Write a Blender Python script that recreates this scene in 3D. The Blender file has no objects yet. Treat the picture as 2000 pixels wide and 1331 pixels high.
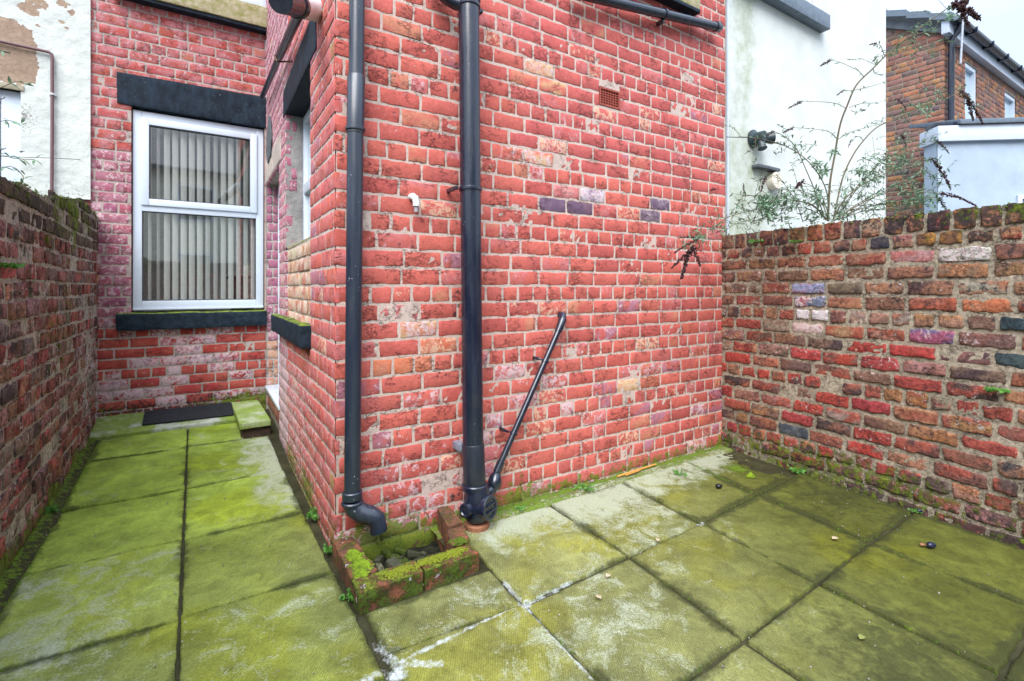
import bpy, bmesh, math, random
import numpy as np
from mathutils import Vector, Matrix

# ------------------------------------------------------------------ camera, world, sun, exposure
scn = bpy.context.scene
H = 1.19
FPX = 964.0
cam_d = bpy.data.cameras.new('camera'); cam = bpy.data.objects.new('camera', cam_d)
scn.collection.objects.link(cam); scn.camera = cam
cam.location = (0, 0, H); cam.rotation_euler = (math.radians(90), 0, 0)
cam_d.sensor_width = 36; cam_d.lens = FPX / 2000 * 36
cam_d.shift_y = -(665.5 - 562) / 2000
cam_d.clip_start = 0.02; cam_d.clip_end = 2000

SUN_EL, SUN_AZ = math.radians(50), math.radians(190)      # azimuth clockwise from +Y
world = bpy.data.worlds.new('World'); scn.world = world; world.use_nodes = True
wn = world.node_tree.nodes; wl = world.node_tree.links
bg = wn['Background']
sky = wn.new('ShaderNodeTexSky'); sky.sky_type = 'NISHITA'; sky.sun_disc = False
sky.sun_elevation = SUN_EL; sky.sun_rotation = SUN_AZ
sky.air_density = 1.0; sky.dust_density = 4.0; sky.ozone_density = 1.0
# overcast: high thin cloud layer mixed over the clear sky
wtc = wn.new('ShaderNodeTexCoord'); wno = wn.new('ShaderNodeTexNoise')
wno.inputs['Scale'].default_value = 2.2; wno.inputs['Detail'].default_value = 6
wl.new(wtc.outputs['Generated'], wno.inputs['Vector'])
wr = wn.new('ShaderNodeValToRGB')
wr.color_ramp.elements[0].position = 0.3; wr.color_ramp.elements[0].color = (5.4, 6.7, 8.6, 1)
wr.color_ramp.elements[1].position = 0.75; wr.color_ramp.elements[1].color = (7.8, 8.6, 9.8, 1)
wl.new(wno.outputs['Fac'], wr.inputs['Fac'])
wm = wn.new('ShaderNodeMix'); wm.data_type = 'RGBA'; wm.inputs[0].default_value = 0.86
wx = wn.new('ShaderNodeSeparateXYZ'); wl.new(wtc.outputs['Generated'], wx.inputs[0])
wg = wn.new('ShaderNodeMapRange'); wl.new(wx.outputs[2], wg.inputs[0])          # overcast sky: zenith brighter than horizon
for i_, q_ in zip((1, 2, 3, 4), (0.36, 1.0, 0.90, 2.5)): wg.inputs[i_].default_value = q_
wq = wn.new('ShaderNodeMix'); wq.data_type = 'RGBA'; wq.blend_type = 'MULTIPLY'; wq.inputs[0].default_value = 1
wl.new(wr.outputs['Color'], wq.inputs[6]); wl.new(wg.outputs[0], wq.inputs[7])
wl.new(sky.outputs['Color'], wm.inputs[6]); wl.new(wq.outputs[2], wm.inputs[7])
wl.new(wm.outputs[2], bg.inputs['Color']); bg.inputs['Strength'].default_value = 0.10

sd = bpy.data.lights.new('sun', 'SUN'); so = bpy.data.objects.new('sun', sd); scn.collection.objects.link(so)
sd.energy = 2.9; sd.angle = math.radians(45); sd.color = (1, 0.97, 0.93)
so.rotation_euler = Vector((-math.sin(SUN_AZ) * math.cos(SUN_EL), -math.cos(SUN_AZ) * math.cos(SUN_EL), -math.sin(SUN_EL))).to_track_quat('-Z', 'Y').to_euler()
scn.view_settings.view_transform = 'Standard'; scn.view_settings.look = 'None'
scn.view_settings.gamma = 1; scn.view_settings.exposure = 0.92
scn.cycles.max_bounces = 8; scn.cycles.transparent_max_bounces = 12
scn.cycles.use_denoising = True

# ------------------------------------------------------------------ frames
def nz(v):
    v = np.array(v, float); return v / np.linalg.norm(v)
C = np.array([-.789, 2.198]); d1 = nz([.841, .541]); nn = nz([-.541, .841])
E = np.array([-2.310, 4.634]); S1L = float(np.linalg.norm(E - C)); mm = nz(E - C)
D = C + 2.82 * d1
rr = nz([.473, -.881])
class Frame:
    def __init__(s, P, d, n):
        s.P = np.array(P, float); s.d = nz(d); s.n = nz(n)
        s.flip = (s.d[1] * s.n[0] - s.d[0] * s.n[1]) < 0
    def w(s, t, z, o=0.0):
        t = np.asarray(t, float); z = np.asarray(z, float); o = np.asarray(o, float)
        t, z, o = np.broadcast_arrays(t, z, o)
        return np.stack([s.P[0] + s.d[0] * t + s.n[0] * o, s.P[1] + s.d[1] * t + s.n[1] * o, z], -1)
    def v(s, t, z, o=0.0): return Vector(s.w(t, z, o).tolist())
    def px(s, x, y, o=0.0):
        """the (t, z) on the wall plane (moved out by o) seen at photo pixel x, y"""
        P = s.P + s.n * o; k = (x - 1000) / FPX
        t = (k * P[1] - P[0]) / (s.d[0] - k * s.d[1]); Z = P[1] + t * s.d[1]
        return t, H + (562 - y) * Z / FPX
F1 = Frame(C, d1, -nn)
S1 = Frame(C, mm, [-mm[1], mm[0]])
W1 = Frame(E, -d1, -nn)
RW = Frame(D, rr, [rr[1], -rr[0]])
LW = Frame([-3.374, 4.036], -nn, d1)
def at(x, y, Z): return Vector(((x - 1000) / FPX * Z, Z, H + (562 - y) * Z / FPX))
def ts(t, s, z=0.0): return Vector((C[0] + d1[0] * t + nn[0] * s, C[1] + d1[1] * t + nn[1] * s, z))
def gz(s):
    return np.interp(s, [1.2, 1.9, 2.5, 3.0], [0, .035, .05, .06])
def gpx(x, y, z=0.0):
    Z = FPX * (H - z) / (y - 562); return Vector(((x - 1000) / FPX * Z, Z, z))

# ------------------------------------------------------------------ noise
def _h(ix, iy, seed):
    a = (ix * 374761393 + iy * 668265263 + seed * 974634777) & 0xffffffff
    a = ((a ^ (a >> 13)) * 1274126177) & 0xffffffff
    a = a ^ (a >> 16)
    return (a & 0xffff) / 65535.0
def vnoise(x, y, seed=0):
    x = np.asarray(x, float); y = np.asarray(y, float)
    ix = np.floor(x).astype(np.int64); iy = np.floor(y).astype(np.int64)
    fx = x - ix; fy = y - iy
    fx = fx * fx * (3 - 2 * fx); fy = fy * fy * (3 - 2 * fy)
    a = _h(ix, iy, seed); b = _h(ix + 1, iy, seed); c = _h(ix, iy + 1, seed); d = _h(ix + 1, iy + 1, seed)
    return (a * (1 - fx) + b * fx) * (1 - fy) + (c * (1 - fx) + d * fx) * fy
def fbm(x, y, seed=0, oc=4):
    r = 0; a = 1; s = 0
    for k in range(oc):
        r = r + a * vnoise(x * 2 ** k, y * 2 ** k, seed + 17 * k); s += a; a *= .5
    return r / s
def sst(a, b, x):
    t = np.clip((np.asarray(x, float) - a) / (b - a), 0, 1); return t * t * (3 - 2 * t)
def box2(t, z, t0, t1, z0, z1, soft):
    return sst(t0 - soft, t0 + soft, t) * (1 - sst(t1 - soft, t1 + soft, t)) * sst(z0 - soft, z0 + soft, z) * (1 - sst(z1 - soft, z1 + soft, z))
def blob(t, z, t0, z0, r):
    return np.clip(1 - np.hypot(t - t0, z - z0) / r, 0, 1)

# ------------------------------------------------------------------ tags
def tag(o, label, cat, group=None):
    o['label'] = label; o['category'] = cat
    if group: o['group'] = group
    return o
def kind(o, k): o['kind'] = k; return o
def empty(name, loc, label, cat, group=None):
    o = bpy.data.objects.new(name, None); scn.collection.objects.link(o); o.location = loc
    o.empty_display_size = .1
    return tag(o, label, cat, group)
def link(name, me, mat, parent=None):
    o = bpy.data.objects.new(name, me); scn.collection.objects.link(o)
    if mat is not None: me.materials.append(mat)
    if parent is not None:
        o.parent = parent; o.matrix_parent_inverse = parent.matrix_world_inv if hasattr(parent, 'matrix_world_inv') else Matrix.Translation(wloc(parent)).inverted()
    return o
def wloc(p):
    v = Vector(p.location)
    q = p.parent
    return v            # parts' own origins stay at the world origin
def np_mesh(name, V, Q, smooth=True, col=None, msk=None):
    V = np.ascontiguousarray(V, dtype=np.float32); Q = np.ascontiguousarray(Q, dtype=np.int32)
    me = bpy.data.meshes.new(name); k = Q.shape[1]
    me.vertices.add(len(V)); me.vertices.foreach_set('co', V.ravel())
    me.loops.add(Q.size); me.loops.foreach_set('vertex_index', Q.ravel())
    me.polygons.add(len(Q)); me.polygons.foreach_set('loop_start', np.arange(0, Q.size, k, dtype=np.int32))
    me.update(calc_edges=True)
    if smooth: me.polygons.foreach_set('use_smooth', np.ones(len(Q), dtype=bool))
    for nm, a in (('col', col), ('msk', msk)):
        if a is not None:
            at_ = me.attributes.new(nm, 'FLOAT_COLOR', 'POINT')
            at_.data.foreach_set('color', np.ascontiguousarray(a, dtype=np.float32).ravel())
    me.validate()
    return me

# ------------------------------------------------------------------ materials
class NT:
    def __init__(s, name):
        s.m = bpy.data.materials.new(name); s.m.use_nodes = True
        s.t = s.m.node_tree; s.p = s.t.nodes['Principled BSDF']
        s.co = s.t.nodes.new('ShaderNodeTexCoord').outputs['Object']
    def set(s, sock, v):
        if hasattr(v, 'is_linked') or hasattr(v, 'links'): s.t.links.new(v, sock)
        elif isinstance(v, (tuple, list)) and len(v) == 3 and sock.type == 'RGBA': sock.default_value = (*v, 1)
        else: sock.default_value = v
    def noise(s, scale, detail=5, rough=.55, vec=None, dist=0.0):
        n = s.t.nodes.new('ShaderNodeTexNoise'); s.t.links.new(vec or s.co, n.inputs['Vector'])
        n.inputs['Scale'].default_value = scale; n.inputs['Detail'].default_value = detail
        n.inputs['Roughness'].default_value = rough; n.inputs['Distortion'].default_value = dist
        return n.outputs['Fac']
    def vor(s, scale, out='Distance', vec=None):
        n = s.t.nodes.new('ShaderNodeTexVoronoi'); s.t.links.new(vec or s.co, n.inputs['Vector'])
        n.inputs['Scale'].default_value = scale; return n.outputs[out]
    def mapv(s, rot=(0, 0, 0), scale=(1, 1, 1)):
        n = s.t.nodes.new('ShaderNodeMapping'); s.t.links.new(s.co, n.inputs['Vector'])
        n.inputs['Rotation'].default_value = rot; n.inputs['Scale'].default_value = scale; return n.outputs[0]
    def mr(s, v, a, b, c=0.0, d=1.0):
        n = s.t.nodes.new('ShaderNodeMapRange'); s.set(n.inputs[0], v)
        for i, q in zip((1, 2, 3, 4), (a, b, c, d)): s.set(n.inputs[i], q)
        return n.outputs[0]
    def math(s, op, a, b=0.0, clamp=False):
        n = s.t.nodes.new('ShaderNodeMath'); n.operation = op; n.use_clamp = clamp
        s.set(n.inputs[0], a); s.set(n.inputs[1], b); return n.outputs[0]
    def mix(s, f, a, b, mode='MIX'):
        n = s.t.nodes.new('ShaderNodeMix'); n.data_type = 'RGBA'; n.blend_type = mode
        s.set(n.inputs[0], f); s.set(n.inputs[6], a); s.set(n.inputs[7], b); return n.outputs[2]
    def attr(s, name):
        n = s.t.nodes.new('ShaderNodeAttribute'); n.attribute_name = name
        return n
    def sep(s, c):
        n = s.t.nodes.new('ShaderNodeSeparateColor'); s.t.links.new(c, n.inputs[0]); return n.outputs
    def bump(s, h, strength=.5, dist=.01):
        n = s.t.nodes.new('ShaderNodeBump'); s.set(n.inputs['Height'], h)
        n.inputs['Strength'].default_value = strength; n.inputs['Distance'].default_value = dist
        s.t.links.new(n.outputs[0], s.p.inputs['Normal'])
    def done(s, col=None, rough=None, spec=None, metal=None):
        if col is not None: s.set(s.p.inputs['Base Color'], col)
        if rough is not None: s.set(s.p.inputs['Roughness'], rough)
        if spec is not None: s.set(s.p.inputs['Specular IOR Level'], spec)
        if metal is not None: s.set(s.p.inputs['Metallic'], metal)
        return s.m
def mask(n, amt, nz_, hard=5.0, lo=.28, hi=.72):
    n01 = n.mr(nz_, lo, hi)
    return n.math('MULTIPLY', n.math('SUBTRACT', n.math('ADD', n01, amt), 1.0), hard, clamp=True)

def masonry(name, whitecol=(.62, .50, .52), vary=.25, bumpd=.004, bstr=.8, pits=.75):
    n = NT(name)
    col = n.attr('col').outputs['Color']; mk = n.sep(n.attr('msk').outputs['Color'])
    a = n.noise(55, 6, .65); b = n.noise(260, 3, .6); c = n.noise(14, 5, .6)
    v = n.math('MULTIPLY', n.mr(a, .3, .7, 1 - vary, 1 + vary), n.mr(b, .3, .7, .76, 1.22))
    v = n.math('MULTIPLY', v, n.mr(n.noise(520, 2, .6), .3, .7, .84, 1.14))
    base = n.mix(1.0, col, n.mix(1.0, (1, 1, 1), v, 'MULTIPLY'), 'MULTIPLY')
    # cracks, pits and small pale chips of the fired face
    cr = n.vor(38, 'Distance', n.mapv((0, 0, 0), (1, 1, 1.6)))
    pit = n.mr(n.noise(95, 7, .75, dist=1.2), .60, .68, 0, pits)
    base = n.mix(pit, base, n.mix(.5, base, (.05, .02, .02)))
    chip = n.mr(n.noise(75, 7, .75, dist=.8), .66, .72, 0, .45)
    base = n.mix(chip, base, (.62, .36, .30))
    rid = n.math('ABSOLUTE', n.math('SUBTRACT', n.noise(15, 7, .72, vec=n.mapv((0, 0, 0), (1, 1, 1.9))), .5))
    crk = n.math('MULTIPLY', n.mr(rid, .004, .016, 1, 0), n.mr(n.noise(9, 3), .50, .58))
    base = n.mix(n.math('MULTIPLY', crk, .7), base, (.06, .025, .025))
    fk = mask(n, n.attr('msk').outputs['Alpha'], n.noise(33, 7, .7, dist=.8), 9)
    base = n.mix(n.math('MULTIPLY', fk, .8), base, (.63, .41, .29))
    # dark pits and dirt, with any darker zones the mask holds
    dk = mask(n, mk[2], n.noise(34, 7, .7), 6)
    base = n.mix(n.math('MULTIPLY', dk, .85), base, (.035, .028, .030))
    # lime, salts, old whitewash
    wh = mask(n, mk[0], n.noise(30, 8, .72, dist=.6), 7)
    base = n.mix(n.math('MULTIPLY', wh, .82), base, n.mix(n.mr(a, .35, .65), whitecol, (.52, .36, .40)))
    # moss and algae
    mo = mask(n, mk[1], n.noise(26, 8, .7), 4)
    mcol = n.mix(n.mr(b, .3, .7), (.045, .085, .008), (.20, .26, .02))
    base = n.mix(n.math('MULTIPLY', mo, .9), base, mcol)
    hgt = n.math('ADD', n.math('MULTIPLY', a, .7), n.math('ADD', n.math('MULTIPLY', b, .25), n.math('MULTIPLY', mo, .5)))
    hgt = n.math('SUBTRACT', hgt, n.math('ADD', n.math('MULTIPLY', pit, .55), n.math('MULTIPLY', crk, .9)))
    n.bump(hgt, bstr, bumpd)
    return n.done(base, .88, .25)
M = {}
M['masonry'] = masonry('painted_brick', vary=.15, pits=.5)
M['oldbrick'] = masonry('old_brick', whitecol=(.60, .62, .58), vary=.50, bumpd=.010, bstr=1.0)
M['farbrick'] = masonry('far_brick', vary=.2, bumpd=.003)

def render_mat(name, whitecol, moss=(.22, .27, .12), under=(.36, .26, .19), coarse=40):
    n = NT(name)
    mk = n.sep(n.attr('msk').outputs['Color']); col = n.attr('col').outputs['Color']
    a = n.noise(coarse, 6, .6); b = n.noise(4, 5, .6)
    v = n.math('MULTIPLY', n.mr(a, .3, .7, .95, 1.04), n.mr(b, .3, .7, .88, 1.05))
    base = n.mix(1.0, col, n.mix(1.0, (1, 1, 1), v, 'MULTIPLY'), 'MULTIPLY')
    mo = mask(n, mk[1], n.noise(9, 9, .72), 1.0)
    base = n.mix(n.math('MULTIPLY', mo, .75), base, moss)
    dk = mask(n, mk[2], n.noise(60, 6, .7), 5)
    base = n.mix(n.math('MULTIPLY', dk, .8), base, (.12, .10, .09))
    un = mask(n, mk[0], n.noise(30, 4, .6), 9)
    base = n.mix(un, base, n.mix(n.mr(a, .35, .65), under, tuple(q * .75 for q in under)))
    n.bump(n.math('SUBTRACT', n.math('ADD', n.math('MULTIPLY', a, .8), n.noise(160, 3)), n.math('MULTIPLY', un, .8)), .7, .006)
    return n.done(base, .85, .3)
M['whiterender'] = render_mat('flaking_white_render', (.7, .72, .68))
M['creamrender'] = render_mat('smooth_pale_render', (.8, .8, .8), coarse=120)

def paving_mat():
    n = NT('mossy_paving')
    col = n.attr('col').outputs['Color']; mk = n.sep(n.attr('msk').outputs['Color'])
    ang = math.atan2(d1[1], d1[0])
    st = n.mapv((0, 0, -ang), (1, .25, 1))
    rib = n.noise(150, 3, .7, vec=st)
    rot = n.mapv((0, 0, -ang), (1, .03, 1))
    wave = n.t.nodes.new('ShaderNodeTexWave'); wave.wave_type = 'BANDS'; wave.bands_direction = 'X'
    n.t.links.new(rot, wave.inputs['Vector']); wave.inputs['Scale'].default_value = 50; wave.inputs['Distortion'].default_value = .6
    wave.inputs['Detail'].default_value = 1
    a = n.noise(9, 8, .68, dist=.8); b = n.noise(150, 5, .7); c = n.noise(2.6, 4, .6); g = n.noise(420, 3, .65)
    v = n.math('MULTIPLY', n.mr(a, .3, .7, .66, 1.32), n.mr(b, .3, .7, .76, 1.25))
    v = n.math('MULTIPLY', v, n.mr(c, .35, .65, .78, 1.2))
    v = n.math('MULTIPLY', v, n.mr(g, .3, .7, .78, 1.24))
    v = n.math('MULTIPLY', v, n.mr(rib, .3, .7, .87, 1.11))
    v = n.math('MULTIPLY', v, n.mr(wave.outputs['Fac'], 0, 1, .86, 1.07))
    base = n.mix(1.0, col, n.mix(1.0, (1, 1, 1), v, 'MULTIPLY'), 'MULTIPLY')
    # bare pale concrete where the algae thins
    pa = mask(n, mk[0], n.math('ADD', n.math('MULTIPLY', n.noise(7, 10, .76, dist=.6), .74), n.math('MULTIPLY', b, .26)), 3.0, .32, .68)
    pale = n.mix(n.mr(b, .3, .7), (.23, .26, .17), (.42, .45, .36))
    base = n.mix(n.math('MULTIPLY', pa, .85), base, pale)
    # black lichen and dirt
    dk = mask(n, mk[2], n.math('ADD', n.math('MULTIPLY', n.noise(17, 10, .84, dist=.4), .75), n.math('MULTIPLY', b, .25)), 2.8, .32, .68)
    base = n.mix(n.math('MULTIPLY', dk, .74), base, n.mix(n.mr(b, .3, .7), (.014, .017, .006), (.038, .042, .016)))
    gm = mask(n, mk[1], n.noise(40, 7, .7), 4)
    base = n.mix(n.math('MULTIPLY', gm, .9), base, n.mix(n.mr(b, .3, .7), (.03, .07, .006), (.16, .25, .02)))
    al = n.attr('msk').outputs['Alpha']
    wh = n.mr(n.math('ADD', al, n.mr(n.noise(38, 8, .75), .3, .7, -.42, .42)), .40, .95)
    base = n.mix(wh, base, n.mix(n.mr(b, .3, .7), (.36, .40, .40), (.60, .64, .66)))
    n.bump(n.math('ADD', n.math('ADD', n.math('MULTIPLY', b, .5), n.math('MULTIPLY', rib, .4)), n.math('ADD', n.math('MULTIPLY', wave.outputs['Fac'], .12), n.math('MULTIPLY', gm, .8))), .7, .004)
    return n.done(base, n.mr(a, .3, .7, .72, .9), .15)
M['paving'] = paving_mat()

def simple(name, col, rough=.6, var=.12, scale=30, spec=.4, bump=0.0, col2=None, metal=None):
    n = NT(name); a = n.noise(scale, 6, .6)
    c2 = col2 or tuple(q * (1 - var * 2) for q in col)
    base = n.mix(n.mr(a, .32, .68), col, c2)
    if bump: n.bump(n.noise(scale * 4, 4), .6, bump)
    return n.done(base, n.mr(a, .3, .7, max(rough - .08, .05), min(rough + .08, 1)), spec, metal)
def pipe_black(name, base=(.016, .020, .030), rough=.34, flecks=.0, grime=.35):
    n = NT(name); a = n.noise(7, 6, .6); b = n.noise(90, 5, .7)
    st = n.noise(30, 6, .65, vec=n.mapv((0, 0, 0), (1, 1, .15)))
    c = n.mix(n.mr(st, .35, .7, 0, grime), base, (.075, .085, .105))
    c = n.mix(n.mr(a, .55, .8, 0, .35), c, (.045, .040, .036))
    if flecks:
        c = n.mix(n.math('MULTIPLY', n.mr(b, .69 - flecks, .72 - flecks), n.mr(n.noise(5, 2), .5, .62)), c, (.55, .58, .60))
    n.bump(n.math('ADD', n.math('MULTIPLY', b, .2), st), .25, .002)
    return n.done(c, n.mr(st, .3, .7, rough - .06, rough + .14), .75)
M['plastic_pipe'] = pipe_black('black_plastic_pipe', (.005, .010, .026), .20, .012, .12)
M['iron_pipe'] = pipe_black('black_painted_iron', (.008, .016, .034), .30, .035, .16)
M['black_paint'] = None
n_ = NT('black_painted_stone'); a_ = n_.noise(18, 7, .65, vec=n_.mapv((0, 0, 0), (1, 1, .5))); b_ = n_.noise(120, 4)
c_ = n_.mix(n_.mr(a_, .42, .72), (.007, .013, .022), (.022, .038, .060))
c_ = n_.mix(n_.mr(n_.noise(46, 8, .75), .63, .68, 0, .7), c_, (.24, .25, .25))
n_.bump(n_.math('ADD', a_, n_.math('MULTIPLY', b_, .3)), .6, .006); M['black_paint'] = n_.done(c_, n_.mr(a_, .3, .7, .5, .75), .14)
# the same painted stone with mossy upper face
n_ = NT('mossy_painted_stone'); a_ = n_.noise(18, 7, .65); b_ = n_.noise(120, 4)
c_ = n_.mix(n_.mr(a_, .42, .72), (.008, .015, .024), (.024, .040, .060))
ge_ = n_.t.nodes.new('ShaderNodeNewGeometry'); sx_ = n_.t.nodes.new('ShaderNodeSeparateXYZ'); n_.t.links.new(ge_.outputs['Normal'], sx_.inputs[0])
up_ = n_.mr(sx_.outputs[2], .35, .8); mo_ = n_.math('MULTIPLY', up_, n_.mr(n_.noise(22, 7, .7), .40, .52))
c_ = n_.mix(mo_, c_, n_.mix(n_.mr(b_, .3, .7), (.05, .09, .01), (.24, .30, .03)))
n_.bump(n_.math('ADD', a_, n_.math('MULTIPLY', mo_, .8)), .6, .006); M['mossy_sill'] = n_.done(c_, .65, .14)
M['upvc'] = simple('white_upvc', (.60, .68, .78), .28, .04, 12, .5)
M['upvc_dirty'] = simple('weathered_white_upvc', (.72, .78, .82), .35, .08, 20, .45)
M['gasket'] = simple('rubber_gasket', (.05, .055, .06), .6)
M['rubber'] = simple('black_rubber', (.020, .024, .030), .75, .3, 60, .3, .003)
M['stone_sill'] = simple('lichened_stone', (.42, .36, .26), .85, .25, 22, .25, .006, (.20, .20, .06))
M['terracotta'] = simple('terracotta', (.34, .15, .085), .75, .2, 40, .3, .003)
M['terra_vent'] = simple('painted_terracotta', (.34, .075, .055), .75, .15, 60, .3, .002)
M['dark'] = simple('dark_void', (.008, .008, .009), .9)
M['room'] = simple('dim_room', (.75, .75, .72), .9)
M['concrete'] = simple('pale_concrete', (.46, .47, .45), .85, .15, 14, .3, .004)
M['slate'] = simple('grey_slate', (.13, .17, .22), .5, .12, 20, .4, .003)
M['slate_dark'] = simple('dark_slate', (.09, .105, .125), .5, .15, 9, .4, .003)
M['whitepaint'] = simple('white_painted_board', (.52, .58, .68), .5, .05, 10)
M['brownpipe'] = simple('brown_painted_pipe', (.16, .09, .10), .45, .1, 60)
M['blind'] = simple('cream_fabric_blind', (.92, .92, .84), .85, .03, 60)
M['bark'] = simple('grey_brown_stem', (.17, .115, .10), .8, .2, 90, .25, .002, (.12, .13, .06))
M['bark_purple'] = simple('purplish_stem', (.17, .11, .105), .75, .2, 90, .25)
M['flowerbrown'] = simple('dead_brown_flower', (.075, .038, .040), .9, .3, 200, .2)
M['rust'] = simple('rusty_iron', (.16, .08, .045), .85, .3, 70, .25, .002)
M['soil'] = simple('wet_soil', (.035, .033, .022), .9, .3, 30, .3, .01)
M['corecream'] = simple('plain_pale_render', (.64, .675, .655), .85, .03)
M['coreblue'] = simple('plain_blue_render', (.36, .44, .54), .85, .03)
M['corewhite'] = simple('plain_white_render', (.68, .70, .66), .85, .05)
M['corebrick'] = simple('plain_brick', (.26, .08, .08), .9, .2)
M['ground'] = simple('backyard_ground', (.10, .10, .09), .9, .2, 3, .2, .01)
M['straw'] = simple('orange_straw', (.55, .26, .06), .7, .1, 50)
M['blackstone'] = simple('glossy_black_pebble', (.018, .018, .022), .3, .2, 60)
M['bluestone'] = simple('blue_pebble', (.02, .025, .06), .3, .3, 60)
M['deadleaf'] = simple('dry_leaf', (.50, .40, .26), .8, .2, 90)
def leafmat(name, ca, cb, tr=.25):
    n = NT(name); a = n.noise(38, 3)
    c = n.mix(n.mr(a, .35, .65), ca, cb)
    n.set(n.p.inputs['Transmission Weight'], 0.0)
    m = n.done(c, .6, .35)
    d = n.t.nodes.new('ShaderNodeBsdfTranslucent'); n.t.links.new(c, d.inputs[0])
    mx = n.t.nodes.new('ShaderNodeMixShader'); mx.inputs[0].default_value = tr
    n.t.links.new(n.p.outputs[0], mx.inputs[1]); n.t.links.new(d.outputs[0], mx.inputs[2])
    n.t.links.new(mx.outputs[0], n.t.nodes['Material Output'].inputs[0]); return m
M['leaf'] = leafmat('grey_green_leaf', (.22, .35, .24), (.09, .17, .09))
M['weed'] = leafmat('bright_weed_leaf', (.12, .30, .04), (.05, .16, .03))
M['mossfluff'] = simple('bright_moss', (.22, .32, .018), .9, .2, 45, .2, .004, (.08, .13, .01))
M['mossdark'] = simple('dark_moss', (.10, .15, .012), .9, .2, 120, .2, .004, (.045, .07, .008))
def glassmat(name, tint=(.92, .95, .96)):
    m = bpy.data.materials.new(name); m.use_nodes = True; t = m.node_tree; t.nodes.clear()
    o = t.nodes.new('ShaderNodeOutputMaterial'); g = t.nodes.new('ShaderNodeBsdfGlossy'); tr = t.nodes.new('ShaderNodeBsdfTransparent')
    f = t.nodes.new('ShaderNodeFresnel'); f.inputs[0].default_value = 1.75
    mt = t.nodes.new('ShaderNodeMath'); mt.operation = 'MULTIPLY_ADD'; mt.inputs[1].default_value = 1.2; mt.inputs[2].default_value = .15
    t.links.new(f.outputs[0], mt.inputs[0]); mt.use_clamp = True
    mx = t.nodes.new('ShaderNodeMixShader'); g.inputs['Roughness'].default_value = .015
    no = t.nodes.new('ShaderNodeTexNoise'); no.inputs['Scale'].default_value = 1.6; no.inputs['Detail'].default_value = 1
    tc = t.nodes.new('ShaderNodeTexCoord'); t.links.new(tc.outputs['Object'], no.inputs['Vector'])
    bp = t.nodes.new('ShaderNodeBump'); bp.inputs['Strength'].default_value = .04; bp.inputs['Distance'].default_value = .05
    t.links.new(no.outputs['Fac'], bp.inputs['Height']); t.links.new(bp.outputs[0], g.inputs['Normal'])
    tr.inputs[0].default_value = (*tint, 1)
    t.links.new(mt.outputs[0], mx.inputs[0]); t.links.new(tr.outputs[0], mx.inputs[1]); t.links.new(g.outputs[0], mx.inputs[2])
    t.links.new(mx.outputs[0], o.inputs[0]); return m
M['glass'] = glassmat('window_glass')

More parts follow.
